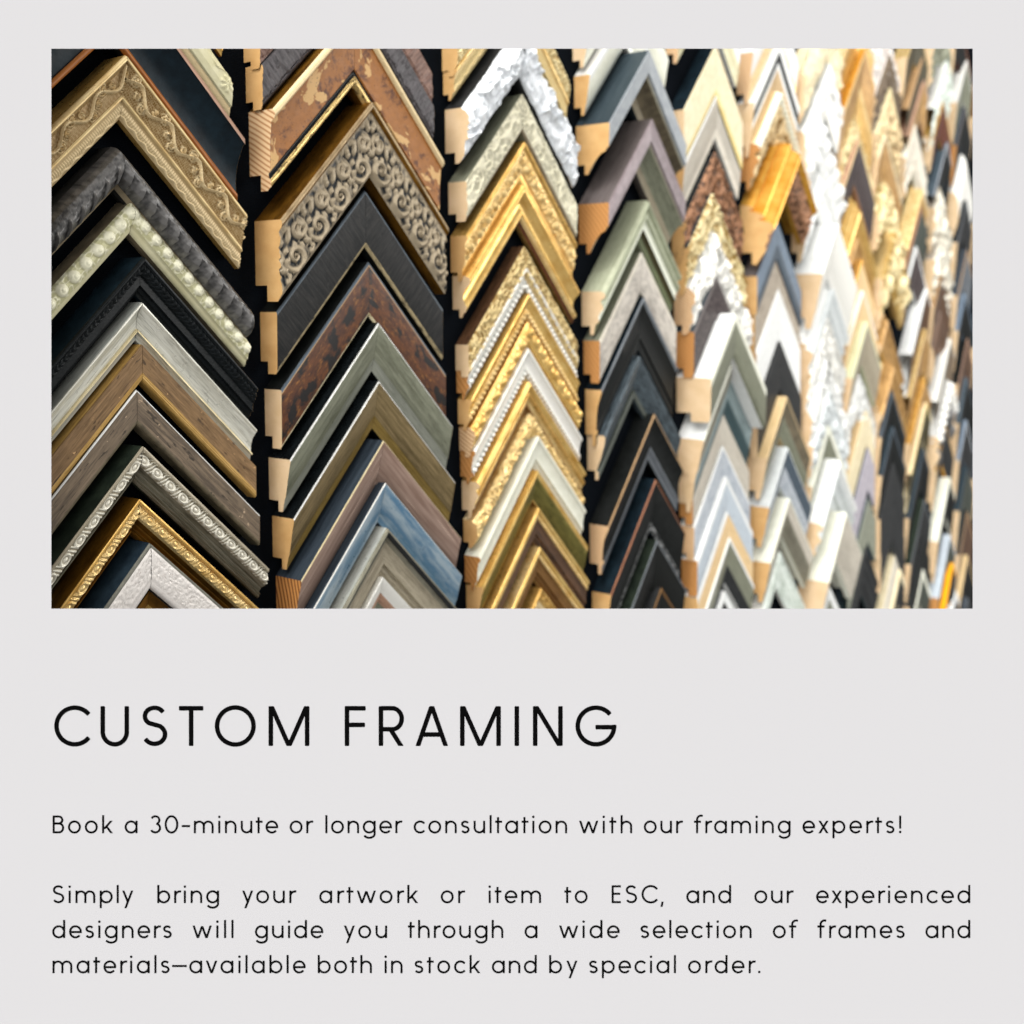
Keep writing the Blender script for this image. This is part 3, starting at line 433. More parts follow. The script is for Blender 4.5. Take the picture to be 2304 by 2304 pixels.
# ---------------------------------------------------------------- profiles: across (0 outer .. 1 inner), height (fraction of thickness)
P = {
 'flat': [(0,.94),(.02,1),(.06,1),(.9,.97),(.97,.94),(1,.88)],
 'domeflat': [(0,.8),(.06,.92),(.25,1),(.5,1),(.72,.93),(.76,.84),(.82,.82),(.95,.78),(1,.7)],
 'slope': [(0,.97),(.02,1),(.05,1),(.3,.9),(.72,.76),(.75,.72),(1,.62)],
 'slopewide': [(0,.9),(.04,1),(.2,.95),(.5,.75),(.8,.5),(.82,.62),(1,.6)],
 'scoop': [(0,.95),(.02,1),(.1,1),(.11,.94),(.25,.8),(.45,.66),(.65,.6),(.85,.6),(.87,.66),(.97,.66),(1,.58)],
 'scoopbead': [(0,.7),(.05,.92),(.12,1),(.2,.96),(.3,.74),(.42,.6),(.55,.58),(.68,.68),(.76,.8),(.8,.72),(.9,.6),(1,.52)],
 'cove': [(0,.96),(.02,1),(.07,1),(.12,.93),(.3,.76),(.5,.68),(.7,.66),(.72,.74),(.78,.74),(.8,.64),(1,.6)],
 'cordcove': [(0,.94),(.02,1),(.12,.97),(.14,.86),(.2,.84),(.5,.84),(.56,.8),(.65,.62),(.8,.54),(.84,.58),(.9,.54),(.93,.56),(1,.48)],
 'dome': [(0,.45),(.05,.68),(.15,.86),(.3,.98),(.45,1),(.6,.97),(.75,.86),(.87,.68),(.93,.58),(1,.55)],
 'step': [(0,.9),(.02,.98),(.06,1),(.12,.99),(.17,.9),(.19,.86),(.3,.84),(.34,.8),(.5,.76),(.74,.76),(.76,.66),(.88,.64),(.9,.58),(1,.54)],
 'ornate': [(0,.88),(.03,.98),(.09,1),(.13,.92),(.2,.84),(.4,.8),(.6,.72),(.64,.74),(.68,.76),(.72,.66),(.85,.66),(1,.56)],
 'carved': [(0,.93),(.02,.99),(.06,1),(.1,.97),(.14,.88),(.3,.82),(.6,.84),(.9,.86),(1,.8)],
 'burlprof': [(0,.9),(.03,.97),(.08,1),(.12,.96),(.15,.86),(.4,.8),(.76,.78),(.79,.72),(.84,.72),(.87,.8),(.95,.8),(1,.66)],
 'crumple': [(0,.7),(.1,.8),(.3,.85),(.6,.82),(.95,.68),(1,.6)],
 'ribside': [(0,.12),(.03,.34),(.07,.40),(.1,.24),(.13,.46),(.18,.70),(.22,.72),(.25,.52),(.3,.84),(.37,1.0),(.43,1.02),(.48,.92),(.5,.86),(.55,.8),(.8,.7),(1,.5)],
 'deep': [(0,.98),(.02,1),(.48,.97),(.5,.9),(.56,.88),(.6,.74),(.75,.55),(.9,.42),(1,.36)],
 'ribs': [(0,.8),(.04,.95),(.1,1),(.16,.96),(.2,.82),(.26,.8),(.34,.9),(.42,.9),(.48,.78),(.6,.68),(.66,.72),(.72,.7),(.76,.58),(1,.5)],
}

def make_mesh(name, verts, faces, uvs, mats, midx=None, rel=None, smooth=True):
    me = bpy.data.meshes.new(name)
    V = np.asarray(verts, dtype=np.float32)*S
    me.from_pydata(V.tolist(), [], faces)
    u = me.uv_layers.new(name='UVMap'); UV = np.asarray(uvs, dtype=np.float32)
    li = np.empty(len(me.loops), dtype=np.int32); me.loops.foreach_get('vertex_index', li)
    u.data.foreach_set('uv', UV[li].ravel())
    if rel is not None:
        a = me.attributes.new('relief', 'FLOAT', 'POINT'); a.data.foreach_set('value', np.asarray(rel, dtype=np.float32))
    for m in mats: me.materials.append(get_mat(m))
    if midx is not None: me.polygons.foreach_set('material_index', midx)
    if smooth: me.polygons.foreach_set('use_smooth', [True]*len(me.polygons))
    me.update()
    return me

def link(name, me, parent=None):
    o = bpy.data.objects.new(name, me); col.objects.link(o)
    if parent is not None: o.parent = parent
    return o

class Grid:
    def __init__(s): s.v=[]; s.f=[]; s.uv=[]; s.mi=[]; s.r=[]
    def add(s, Pt, U, R, flip, mi=0):
        n, m = Pt.shape[:2]; b = len(s.v)
        s.v += Pt.reshape(-1, 3).tolist(); s.uv += U.reshape(-1, 2).tolist(); s.r += R.reshape(-1).tolist()
        for i in range(n-1):
            for j in range(m-1):
                q = [b+i*m+j, b+i*m+j+1, b+(i+1)*m+j+1, b+(i+1)*m+j]
                s.f.append(q[::-1] if flip else q); s.mi.append(mi)

def build_rail(root, sgn, reach, wv, h, prof, side, bands, c, seed, endmat):
    if c >= 8: h *= .75
    w = wv/math.sqrt(2); pts = P[prof]
    pt = np.array([p[0] for p in pts]); pz = np.array([p[1] for p in pts])
    if c <= 3: NA, NT = (190, 30)
    elif c <= 6: NA, NT = (120, 20)
    else: NA, NT = (60, 12)
    gap = .0002
    # each band as a grid; rows across t, columns along a
    blist = []; t0 = 0.0
    for bi, (t1, mt, orn) in enumerate(bands):
        ts = [t0]+[t for t in pt if t0 < t < t1]+[t1]
        # round the sampled curve a little by adding points
        if orn: ts = sorted(set(ts+list(np.linspace(t0, t1, NT))))
        fine = orn is not None
        blist.append((t0, t1, mt, orn, np.array(ts), fine)); t0 = t1
    nall = NA if any(b[5] for b in blist) else 14
    def coords(T, A, Z):
        B = -A - T*math.sqrt(2)*w
        X = sgn*(A+gap)
        return np.stack([X+0*B, -(Z+0*B), B], axis=-1)
    a = np.linspace(0, reach, nall)
    wob = (.0004*(fbm(a*60+seed, a*0+seed)-.44))
    rows = []   # outer loop at the cut end for the cap
    big = max(range(len(blist)), key=lambda k: blist[k][1]-blist[k][0])
    rail = Grid(); bandobjs = []
    flip = sgn < 0
    for k, (u0, u1, mt, orn, ts, fine) in enumerate(blist):
        T, A = np.meshgrid(ts, a, indexing='ij')
        Z = np.interp(T, pt, pz)*h + wob[None, :]
        sl = A*math.sqrt(2)+T*w
        rel = np.ones_like(Z)
        if orn:
            tt = (T-u0)/(u1-u0); d, rel = relief(orn, sl, tt, (u1-u0)*w, seed)
            Z = Z+d
            rel = rel+0*Z
        pts3 = coords(T, A, Z); uvg = np.stack([sl, T*w+0*sl], -1)
        g = rail if k == big else Grid()
        g.add(pts3, uvg, rel, not flip, 1 if k == big else 0)
        if k != big: bandobjs.append((k, g, mt, orn))
        rows.append(pts3[:, -1, :])
    z0 = pz[0]*h; z1 = pz[-1]*h; rab = min(.42*h, z1*.7); lw = .8
    # body: side wall, inner lip wall, rabbet, back
    def strip(Ta, Za, Tb, Zb, n=2, mi=0):
        T = np.linspace(Ta, Tb, n)[:, None]+0*a[None, [0, -1]]; Zr = np.linspace(Za, Zb, n)[:, None]+0*T
        A = np.array([a[0], a[-1]])[None, :]+0*T
        sl = A*math.sqrt(2)
        rail.add(coords(T, A, Zr), np.stack([sl, Zr+T*w], -1), np.ones_like(Zr), not flip, mi)
    zs = blist[0]; ze0 = rows[0][0][1]*-1
    strip(0, 0, 0, z0+.0001, 2); strip(1, z1, 1, rab); strip(1, rab, lw, rab); strip(lw, rab, lw, 0); strip(lw, 0, 0, 0)
    me = make_mesh('rail', rail.v, rail.f, rail.uv, [side, blist[big][2]], rail.mi, rail.r)
    me.set_sharp_from_angle(angle=math.radians(50)) if hasattr(me, 'set_sharp_from_angle') else None
    ro = link('rail', me, root)
    nm = {'beads': 'beading', 'buttons': 'beading'}
    for k, g, mt, orn in bandobjs:
        name = nm.get(orn) or ('carved_band' if orn else ('outer_edge' if k == 0 else ('inner_lip' if k == len(blist)-1 else 'face_strip')))
        m2 = make_mesh(name, g.v, g.f, g.uv, [mt], None, g.r)
        link(name, m2, ro)
    # cut end: closed outline, capped, set a hair proud of the cut
    loop = [p for r in rows for p in r]
    out = []
    for p in loop:
        if not out or np.abs(np.array(p)-out[-1]).sum() > 1e-6: out.append(np.array(p))
    ax = sgn*(reach+gap+.00012)
    out = [np.array([ax, p[1], p[2]]) for p in out]
    bb = lambda t, z: np.array([ax, -z, -reach-t*math.sqrt(2)*w])
    out += [bb(1, rab), bb(lw, rab), bb(lw, 0), bb(0, 0)]
    if reach < .24:
        me = make_mesh('cut_end', [o.tolist() for o in out], [list(range(len(out)))[::(1 if sgn > 0 else -1)]], [(p[2], p[1]) for p in out], [endmat], smooth=False)
        link('cut_end', me, ro)

def tag(o, label=None, cat=None, group=None, kind=None):
    for k, v in (('label', label), ('category', cat), ('group', group), ('kind', kind)):
        if v: o[k] = v

COLNAMES = {1: 'first', 2: 'second', 3: 'third', 4: 'fourth', 5: 'fifth', 6: 'sixth', 7: 'seventh', 8: 'eighth', 9: 'ninth', 10: 'tenth', 11: 'eleventh', 12: 'twelfth', 13: 'thirteenth'}
for i, (c, u, v, wv, h, aL, aR, prof, side, bands, label) in enumerate(ROWS):
    bl = []
    for b in bands.split():
        q = b.split(':'); bl.append((float(q[0]), q[1], q[2] if len(q) > 2 else None))
    root = bpy.data.objects.new('corner_sample', None); col.objects.link(root)
    root.empty_display_size = .02
    root.location = (u*S, 1.0*S-.0006, v*S); root.rotation_euler = (0, BETA, 0)
    tag(root, label, 'frame sample', 'frame corner samples in the %s column from the left' % COLNAMES[c])
    endm = 'end_pale' if c >= 7 else RS.choice(['end_tan', 'end_tan', 'end_pale', 'end_oak', 'end_pine'])
    if 'burl' in bands: endm = 'end_pine'
    if 'rosebrown' in bands: endm = 'end_dark'
    if 'tortoise' in bands or 'blackbrush:' in bands or 'greengrey' in bands: endm = 'end_pale'
    if 'volute' in bands: endm = 'end_tan'
    if 'mauve' in bands or 'paleblue' in bands: endm = 'end_oak'
    seed = RS.rand()*40
    build_rail(root, -1, aL, wv, h, prof, side, bl, c, seed, endm)
    build_rail(root, 1, aR, wv, h, prof, side, bl, c, seed+3.3, endm)

# ---------------------------------------------------------------- black display wall
m = bpy.data.materials.new('black_cloth'); m.use_nodes = True
bs = m.node_tree.nodes['Principled BSDF']; bs.inputs['Base Color'].default_value = (.006, .0075, .010, 1); bs.inputs['Roughness'].default_value = .95; bs.inputs['Specular IOR Level'].default_value = 0.0
tc = m.node_tree.nodes.new('ShaderNodeTexCoord'); wv_ = m.node_tree.nodes.new('ShaderNodeTexWave'); wv_.inputs['Scale'].default_value = 260; wv_.inputs['Distortion'].default_value = 3; wv_.bands_direction = 'Z'
nz = m.node_tree.nodes.new('ShaderNodeTexNoise'); nz.inputs['Scale'].default_value = 500
mx = m.node_tree.nodes.new('ShaderNodeMath'); mx.operation = 'ADD'
bp = m.node_tree.nodes.new('ShaderNodeBump'); bp.inputs['Strength'].default_value = .6; bp.inputs['Distance'].default_value = .001
L = m.node_tree.links; L.new(tc.outputs['Object'], wv_.inputs[0]); L.new(tc.outputs['Object'], nz.inputs['Vector']); L.new(wv_.outputs['Fac'], mx.inputs[0]); L.new(nz.outputs['Fac'], mx.inputs[1]); L.new(mx.outputs[0], bp.inputs['Height']); L.new(bp.outputs[0], bs.inputs['Normal'])
_m['black_cloth'] = m
x0, x1, zb, zt = .55, 6.6, -2.4, 2.6
V = [(x0, 1, zb), (x1, 1, zb), (x1, 1, zt), (x0, 1, zt), (x0, 1.03, zb), (x1, 1.03, zb), (x1, 1.03, zt), (x0, 1.03, zt)]
F = [(0, 1, 2, 3), (5, 4, 7, 6), (4, 0, 3, 7), (1, 5, 6, 2), (3, 2, 6, 7), (4, 5, 1, 0)]
me = make_mesh('wall', V, F, [(0, 0)]*8, ['black_cloth'], smooth=False)
w_ = link('wall', me); tag(w_, 'black cloth covered display wall behind the frame samples', kind='structure')

# ---------------------------------------------------------------- camera
cam = bpy.data.cameras.new('Camera'); co = bpy.data.objects.new('Camera', cam); col.objects.link(co); scene.camera = co
from mathutils import Matrix, Vector
def wall2bl(p): return Vector((p[0], p[2], -p[1]))
right = wall2bl([r[0] for r in CAM_ROT]); down = wall2bl([r[1] for r in CAM_ROT]); fwd = wall2bl([r[2] for r in CAM_ROT])
Mc = Matrix((right, -down, -fwd)).transposed().to_4x4()
co.matrix_world = Mc
cam.sensor_width = 36; cam.lens = 36*FPX/2304; cam.shift_y = -(1152-739)/2304
cam.clip_start = .01; cam.clip_end = 50
ZB = .985*S
def campt(x, y, z):            # camera-frame point (x right, y up, z ahead) in metres
    return Mc @ Vector((x, y, -z))

# ---------------------------------------------------------------- printed sign board with its picture window
board = bpy.data.objects.new('sign_board', None); col.objects.link(board)
board.matrix_world = Mc @ Matrix.Translation((0, 0, -ZB))
tag(board, 'light grey sign board with a wide window and black lettering below it', 'sign')
K = ZB/FPX
def bp_(px, py): return ((px-1152)*K, -(py-739)*K)
def flat_mat(name, rgb, rough=1.0):
    m = bpy.data.materials.new(name); m.use_nodes = True; b = m.node_tree.nodes['Principled BSDF']
    b.inputs['Base Color'].default_value = (*rgb, 1); b.inputs['Roughness'].default_value = rough; b.inputs['Specular IOR Level'].default_value = 0.0
    _m[name] = m; return m
flat_mat('sign_grey', (.339, .3325, .3375)); flat_mat('print_black', (.002, .002, .002))
X0, Y0 = bp_(-14, -14); X1, Y1 = bp_(2318, 2318)
H0, T0 = bp_(115.5, 109.5); H1, T1 = bp_(2188.5, 1369.5)
e = .0045; t = .0035
V = []
for (z, g) in ((0, 0), (-t, e)):
    V += [(X0, Y0, z), (X1, Y0, z), (X1, Y1, z), (X0, Y1, z), (H0-g, T0+g, z), (H1+g, T0+g, z), (H1+g, T1-g, z), (H0-g, T1-g, z)]
F = []
for i in range(4):
    j = (i+1) % 4
    F.append((i, i+4, j+4, j)); F.append((8+i, 8+j, 12+j, 12+i))
    F.append((i, j, 8+j, 8+i)); F.append((4+i, 12+i, 12+j, 4+j))
def raw(name, V, F, mat, parent):
    me = bpy.data.meshes.new(name); me.from_pydata(V, [], F); me.materials.append(_m[mat]); me.update(); o = bpy.data.objects.new(name, me); col.objects.link(o); o.parent = parent; return o
panel = raw('panel', V, F, 'sign_grey', board)

# lettering: monoline strokes, every glyph drawn in source pixels above its baseline
class Ink:
    def __init__(s): s.V = []; s.F = []; s.n = 0
    def poly(s, pts):
        b = len(s.V); k = len(pts); z1 = .00006+.0000004*(s.n % 40); s.n += 1
        s.V += [(x, y, z1) for x, y in pts]; s.F.append(list(range(b, b+k)))
def ribbon(ink, pts, st, ox, oy, sc):
    pts = np.array(pts, float); n = len(pts); tn = np.gradient(pts, axis=0); tn /= np.linalg.norm(tn, axis=1)[:, None]; nr = np.stack([-tn[:, 1], tn[:, 0]], 1)*st/2
    for i in range(n-1):
        q = [pts[i]+nr[i], pts[i]-nr[i], pts[i+1]-nr[i+1], pts[i+1]+nr[i+1]]
        ink.poly([bp_(ox+p[0]*sc, oy-p[1]*sc) for p in q])
    for p, d in ((pts[0], -tn[0]), (pts[-1], tn[-1])):     # slightly rounded ends
        m = np.array([-d[1], d[0]]); r = st/2; c = r*.3
        q = [p+m*r, p+m*r+d*0, p+m*(r-c)+d*c, p-m*(r-c)+d*c, p-m*r]
        ink.poly([bp_(ox+a[0]*sc, oy-a[1]*sc) for a in q])
def arc(cx, cy, rx, ry, a0, a1, n=None):
    n = n or max(8, int(abs(a1-a0)/7)); A = np.radians(np.linspace(a0, a1, n)); return [(cx+rx*math.cos(q), cy+ry*math.sin(q)) for q in A]
def seg(x0, y0, x1, y1, st):           # vertical / horizontal stroke given ink ends
    d = np.array([x1-x0, y1-y0], float); l = np.linalg.norm(d); d /= l; c = st*.15
    return [tuple(np.array([x0, y0])+d*c), tuple(np.array([x1, y1])-d*c)]
def diag(x0, y0, x1, y1): return ('D', x0, y0, x1, y1)
def draw(ink, strokes, st, ox, oy, sc=1.0):
    for q in strokes:
        if q[0] == 'D':
            _, x0, y0, x1, y1 = q; L_ = math.hypot(x1-x0, y1-y0); hw = st/2*L_/abs(y1-y0)
            c = st*.12; dx = (x1-x0)/(y1-y0)
            pts = [(x0-hw+c, y0), (x0+hw-c, y0), (x0+hw+dx*c, y0+c), (x1+hw-dx*c, y1-c), (x1+hw-c, y1), (x1-hw+c, y1), (x1-hw-dx*c, y1-c), (x0-hw+dx*c, y0+c)]
            ink.poly([bp_(ox+a*sc, oy-b*sc) for a, b in pts])
        elif q[0] == 'O':
            _, x, y, r = q; ink.poly([bp_(ox+a*sc, oy-b*sc) for a, b in arc(x, y, r, r, 0, 345, 24)])
        else: ribbon(ink, q, st, ox, oy, sc)
st = 4.85; c_ = st/2; XH = 28.3; CAP = 40.0; ASC = 41.0
def bowl(cx): return arc(cx, XH/2, 12.2, 12.4, 0, 360, 48)
def spath(w, h, st):
    r = st/2; rx = w/2-r; ryt = (h/2-r)*.48; ryb = (h/2-r)*.54; ryt = (h-2*r)*.235; ryb = (h-2*r)*.265
    ct = h-r+.3-ryt; cb2 = r-.3+ryb
    return arc(w/2, ct, rx*.92, ryt, 32, 235, 26)+arc(w/2, cb2, rx, ryb, 62, -148, 26)
GL = {   # glyph: (ink width, left side, right side bearing, strokes)
 'a': (29, 0, 1, [bowl(14.5), seg(26.7, 0, 26.7, XH, st)]), 'd': (29, 0, 1, [bowl(14.5), seg(26.7, 0, 26.7, ASC, st)]),
 'b': (29, 1, 0, [bowl(14.5), seg(2.3, 0, 2.3, ASC, st)]), 'p': (29, 1, 0, [bowl(14.5), seg(2.3, -11.5, 2.3, XH, st)]),
 'o': (29, 0, 0, [bowl(14.5)]), 'c': (26, 0, -1, [arc(14.5, XH/2, 12.2, 12.4, 42, 318)]),
 'e': (28, 0, 0, [arc(14.2, XH/2, 12, 12.4, 0, 318), seg(2.5, 13.6, 28.4, 13.6, 4.2)]),
 'g': (29, 0, 1, [bowl(14.5), seg(26.7, -1, 26.7, XH, st), arc(14.6, -1.2, 12.1, 8.9, 0, -152)]),
 'n': (26, 1, 1, [seg(2.3, 0, 2.3, XH, st), seg(23.7, 0, 23.7, 16, st), arc(13, 15.6, 10.7, 10.7, 0, 180)]),
 'h': (26, 1, 1, [seg(2.3, 0, 2.3, ASC, st), seg(23.7, 0, 23.7, 16, st), arc(13, 15.6, 10.7, 10.7, 0, 180)]),
 'u': (26, 1, 1, [seg(2.3, 12, 2.3, XH, st), seg(23.7, 0, 23.7, XH, st), arc(13, 12.7, 10.7, 10.7, 180, 360)]),
 'm': (44.4, 1, 1, [seg(2.3, 0, 2.3, XH, st), seg(22.2, 0, 22.2, 17, st), seg(42.1, 0, 42.1, 17, st), arc(12.25, 16.4, 9.95, 9.9, 0, 180), arc(32.15, 16.4, 9.95, 9.9, 0, 180)]),
 'r': (15, 1, -3, [seg(2.3, 0, 2.3, XH, st), arc(12.8, 15.5, 10.5, 10.8, 180, 78)]),
 'i': (6, 1, 1, [seg(3, 0, 3, XH, st), ('O', 3, 37.0, 2.9)]), 'l': (4.6, 1, 1, [seg(2.3, 0, 2.3, ASC, st)]),
 'k': (24.5, 1, -1, [seg(2.3, 0, 2.3, ASC, st), diag(4.5, 9.4, 20.8, XH), diag(21.4, 0, 9.4, 15.8)]),
 's': (20, 0, 0, [spath(20, XH, st)]), 't': (15.5, -1, -1, [seg(6.4, 0, 6.4, 36.5, st), seg(0, 26.1, 15.5, 26.1, 4.2)]),
 'f': (20, -1, -3, [seg(7.2, 0, 7.2, 32, st), arc(16.2, 31, 9, 8.6, 180, 70), seg(0, 26.1, 16, 26.1, 4.2)]),
 'v': (26, -1.5, -1.5, [diag(13, 0, 2.6, XH), diag(13, 0, 23.4, XH)]),
 'w': (43.5, -1.5, -1.5, [diag(12, 0, 2.6, XH), diag(12, 0, 21.7, 27), diag(31.5, 0, 21.7, 27), diag(31.5, 0, 40.9, XH)]),
 'x': (23.5, -1.5, -1.5, [diag(2.9, 0, 20.6, XH), diag(20.6, 0, 2.9, XH)]),
 'y': (25, -1.5, -1.5, [diag(7.4, -11.5, 22.4, XH), diag(13.2, 1.5, 2.6, XH)]),
 'B': (25.6, 1, 0, [seg(2.3, 0, 2.3, CAP, st), [(2.3, 37.7)]+arc(13.5, 30, 8.2, 7.7, 90, -90)+[(2.3, 22.3)], [(2.3, 22.0)]+arc(14.3, 12.1, 9.2, 9.9, 90, -90)+[(2.3, 2.2)]]),
 'E': (20.8, 1, 0, [seg(2.3, 0, 2.3, CAP, st), seg(.2, 37.8, 20.8, 37.8, st), seg(.2, 21, 19.4, 21, st), seg(.2, 2.2, 20.8, 2.2, st)]),
 'S': (26.4, 0, 0, [spath(26.4, CAP, st)]), 'C': (36, 0, -1, [arc(20.5, CAP/2, 18.3, 18.4, 40, 320)]),
 '3': (26, 0, 0, [arc(12.6, 29.6, 9.0, 8.7, 150, -68)+arc(12.6, 12, 10.6, 9.9, 90, -148)[2:]]), '0': (30.6, 0, 0, [arc(15.3, CAP/2, 13, 18.3, 0, 360, 60)]),
 '-': (18.8, 0, 0, [seg(0, 16.2, 18.8, 16.2, 4.0)]), '_': (33, -3, -3, [seg(0, 16.2, 33, 16.2, 4.0)]),
 ',': (5, -2, 0, [diag(1.5, -8.5, 4, 3.5)]), '.': (5.6, 0, 0, [('O', 2.8, 2.9, 2.9)]), '!': (5.6, 1, 0, [seg(2.8, 10.5, 2.8, CAP, st), ('O', 2.8, 2.9, 2.9)]),
}
def word(ink, txt, x0, x1, base):
    tot = sum(GL[ch][0] for ch in txt); sb = sum(GL[a][2]+GL[b][1] for a, b in zip(txt, txt[1:]))
    gap = (x1-x0-tot-sb)/max(1, len(txt)-1); x = x0
    for k, ch in enumerate(txt):
        draw(ink, GL[ch][3], st, x, base); x += GL[ch][0]
        if k < len(txt)-1: x += gap+GL[ch][2]+GL[txt[k+1]][1]
z5 = lambda x: 100+x*.5694
z6 = lambda x: 1100+x*.5694
LINES = [
 (1874.8, [('Book', z5(32.5), z5(271)), ('a', z5(317), z5(369)), ('30-minute', z5(416), z5(923)), ('or', z5(969), z5(1061)), ('longer', z5(1110), z5(1413)), ('consultation', z5(1459), z6(309)), ('with', z6(356), z6(566)), ('our', z6(612), z6(766)), ('framing', z6(810), z6(1192)), ('experts!', z6(1239), z6(1630))]),
 (2031.9, [('Simply', z5(32), z5(351)), ('bring', z5(446), z5(690)), ('your', z5(781), z5(994)), ('artwork', z5(1086), z5(1477)), ('or', z5(1566), z5(1661)), ('item', z5(1754), z6(206)), ('to', z6(298), z6(390)), ('ESC,', z6(485), z6(688)), ('and', z6(780), z6(957)), ('our', z6(1049), z6(1203)), ('experienced', z6(1293), z6(1902))]),
 (2110.6, [('designers', z5(31), z5(503)), ('will', z5(585), z5(747)), ('guide', z5(832), z5(1101)), ('you', z5(1183), z5(1354)), ('through', z5(1436), z5(1813)), ('a', z6(141), z6(193)), ('wide', z6(277), z6(516)), ('selection', z6(598), z6(1038)), ('of', z6(1122), z6(1221)), ('frames', z6(1298), z6(1643)), ('and', z6(1725), z6(1902))]),
 (2189.6, [('materials_available', z5(32), z5(1031)), ('both', z5(1080), z5(1294)), ('in', z5(1343), z5(1415)), ('stock', z5(1462), z5(1723)), ('and', z5(1768), z6(189)), ('by', z6(238), z6(350)), ('special', z6(395), z6(739)), ('order.', z6(787), z6(1073))]),
]
for n_, (base, ws) in enumerate(LINES):
    ink = Ink()
    for t_, a_, b_ in ws: word(ink, t_, a_, b_, base)
    o = raw('text_line', ink.V, ink.F, 'print_black', board)
    o['label'] = ['single line of black text asking to book a consultation', 'widely spaced first line of the lower paragraph', 'middle line of the lower paragraph', 'short last line of the lower paragraph'][n_]
# heading
hs = 10.4; HC = 89.8; hb = 1678.4; hz = lambda x: 100+x*.6832
ink = Ink()
def hd(strokes, x): draw(ink, strokes, hs, x, hb)
r = hs/2
hd([arc(46, 45, 41, 41.2, 41, 319)], hz(32.5))
hd([seg(r, 30, r, HC, hs), seg(64.4-r, 30, 64.4-r, HC, hs), arc(32.2, 32.2, 27.2, 28.4, 180, 360)], hz(184.5))
hd([spath(57.6, HC+1, hs)], hz(320.5))
hd([seg(0, HC-r+.3, 54.8, HC-r+.3, 9.2), seg(27.4, 0, 27.4, HC, hs)], hz(443))
hd([arc(45.8, 45, 41, 41.6, 0, 360, 90)], hz(561.5))
def Mg(x): hd([seg(r, 0, r, HC, hs), seg(92-r, 0, 92-r, HC, hs), diag(46, 0, 6.2, HC), diag(46, 0, 85.8, HC)], hz(x))
Mg(738)
hd([seg(r, 0, r, HC, hs), seg(.3, HC-r+.3, 47.3, HC-r+.3, 9.2), seg(.3, 47.5, 45.6, 47.5, 9.2)], hz(988.7))
hd([seg(r, 0, r, HC, hs), [(r, HC-4.8)]+arc(30.5, 61.3, 21.5, 23.7, 90, -90)+[(r, 37.8)], diag(50.6, 0, 27, 37)], hz(1100.5))
hd([diag(6, 0, 37.2, HC), diag(68.6, 0, 37.2, HC), seg(15, 25.8, 60, 25.8, 8.8)], hz(1221))
Mg(1368.5)
hd([seg(r, 0, r, HC, hs)], hz(1548))
hd([seg(r, 0, r, HC, hs), seg(67.2-r, 0, 67.2-r, HC, hs), diag(60.6, 0, 6.6, HC)], hz(1608.5))
hd([arc(45.6, 45, 41, 41.2, 41, 362), seg(44.5, 42.3, 87, 42.3, 9.2)], hz(1749.5))
o = raw('heading', ink.V, ink.F, 'print_black', board); o['label'] = 'large black heading reading CUSTOM FRAMING'

# ---------------------------------------------------------------- light
WBASE, WLOBE, WCORE = .32, 4.2, 28.0
w = bpy.data.worlds.new('World'); scene.world = w; w.use_nodes = True
wn = w.node_tree; bg = wn.nodes['Background']
wc = wn.nodes.new('ShaderNodeTexCoord'); dt = wn.nodes.new('ShaderNodeVectorMath'); dt.operation = 'DOT_PRODUCT'
Ld = (Mc.to_3x3() @ Vector((-.50, .42, .80))).normalized()     # added soft lobe of world light, behind and to the left
dt.inputs[1].default_value = Ld
cl = wn.nodes.new('ShaderNodeMath'); cl.operation = 'MAXIMUM'; cl.inputs[1].default_value = 0
pw = wn.nodes.new('ShaderNodeMath'); pw.operation = 'POWER'; pw.inputs[1].default_value = 3.0
ma = wn.nodes.new('ShaderNodeMath'); ma.operation = 'MULTIPLY_ADD'; ma.inputs[1].default_value = WLOBE; ma.inputs[2].default_value = WBASE
wn.links.new(wc.outputs['Generated'], dt.inputs[0]); wn.links.new(dt.outputs['Value'], cl.inputs[0]); wn.links.new(cl.outputs[0], pw.inputs[0])
wn.links.new(pw.outputs[0], ma.inputs[0])
Lc = (Mc.to_3x3() @ Vector((-.34, .72, .60))).normalized()     # added hot core in the world light, high up, for sharper highlights
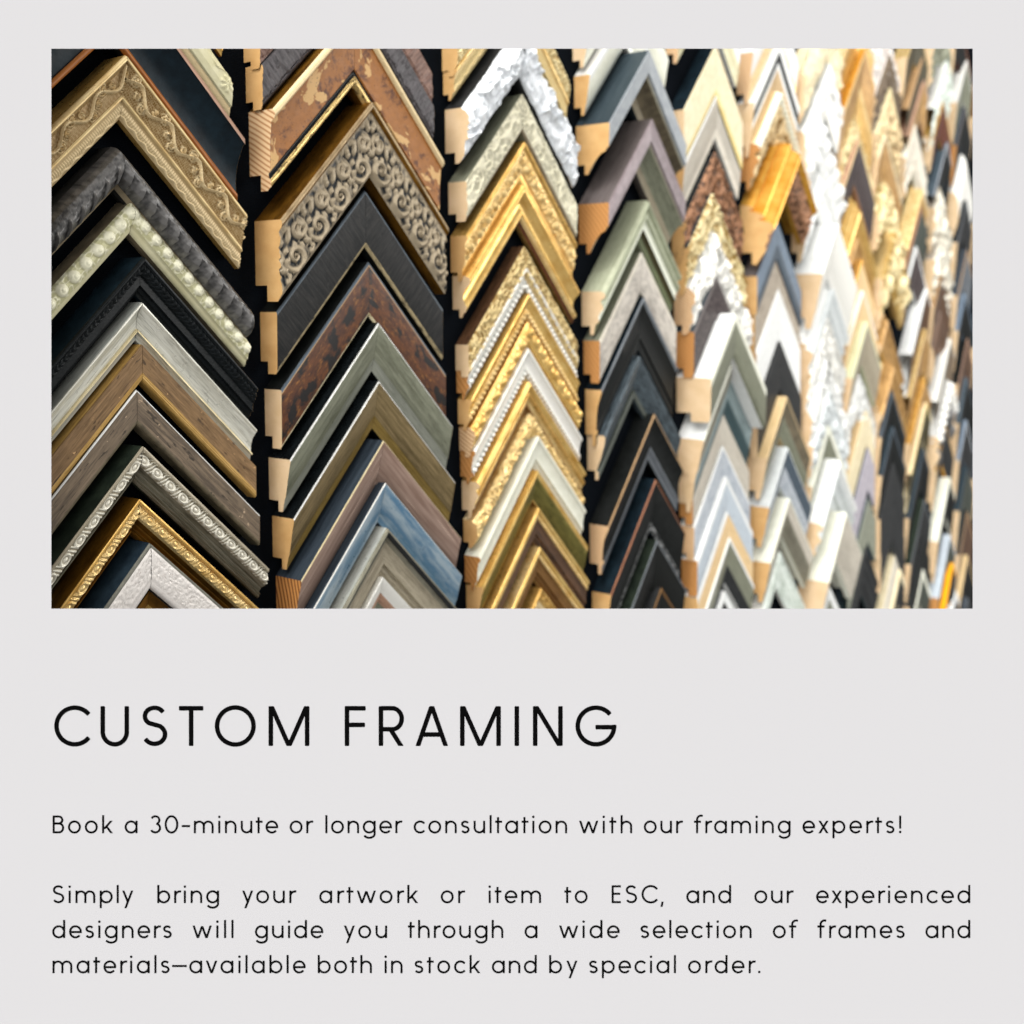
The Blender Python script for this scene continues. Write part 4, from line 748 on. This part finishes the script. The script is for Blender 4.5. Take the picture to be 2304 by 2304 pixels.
d2 = wn.nodes.new('ShaderNodeVectorMath'); d2.operation = 'DOT_PRODUCT'; d2.inputs[1].default_value = Lc
c2 = wn.nodes.new('ShaderNodeMath'); c2.operation = 'MAXIMUM'; c2.inputs[1].default_value = 0
p2 = wn.nodes.new('ShaderNodeMath'); p2.operation = 'POWER'; p2.inputs[1].default_value = 45
m2_ = wn.nodes.new('ShaderNodeMath'); m2_.operation = 'MULTIPLY_ADD'; m2_.inputs[1].default_value = WCORE
wn.links.new(wc.outputs['Generated'], d2.inputs[0]); wn.links.new(d2.outputs['Value'], c2.inputs[0]); wn.links.new(c2.outputs[0], p2.inputs[0])
wn.links.new(p2.outputs[0], m2_.inputs[0]); wn.links.new(ma.outputs[0], m2_.inputs[2]); bg.inputs[0].default_value = (1.0, .998, .99, 1); wn.links.new(m2_.outputs[0], bg.inputs[1])
def aim(o, frm, to):
    d = (to-frm).normalized(); o.matrix_world = Matrix.Translation(frm) @ d.to_track_quat('-Z', 'Y').to_matrix().to_4x4()
def area(name, frm, to, sx, sy, e, colr=(1, 1, 1)):
    l = bpy.data.lights.new(name, 'AREA'); l.shape = 'RECTANGLE'; l.size = sx; l.size_y = sy; l.energy = e; l.color = colr
    o = bpy.data.objects.new(name, l); col.objects.link(o); aim(o, campt(*frm), campt(*to)); return o
area('window_lamp', (2.3, .5, 1.0), (.1, 0, 1.1), 1.4, 1.1, 25, (1, .985, .95))
area('ceiling_lamp', (.15, 1.25, .85), (.2, 0, 1.0), .9, .25, 6, (1, .95, .88))
area('far_lamp', (3.2, .9, 2.2), (1.0, 0, 2.4), 1.2, 1.2, 26, (1, 1, 1))

# ---------------------------------------------------------------- focus and render settings
cam.dof.use_dof = True
A_ = .0085                       # aperture diameter in wall units
cam.dof.focus_distance = S/.938
cam.dof.aperture_fstop = cam.lens/1000/(A_*S)
scene.view_settings.view_transform = 'Standard'; scene.view_settings.look = 'None'
scene.view_settings.exposure = 0; scene.view_settings.gamma = 1
scene.render.engine = 'CYCLES'
scene.render.resolution_x = 1024; scene.render.resolution_y = 1024
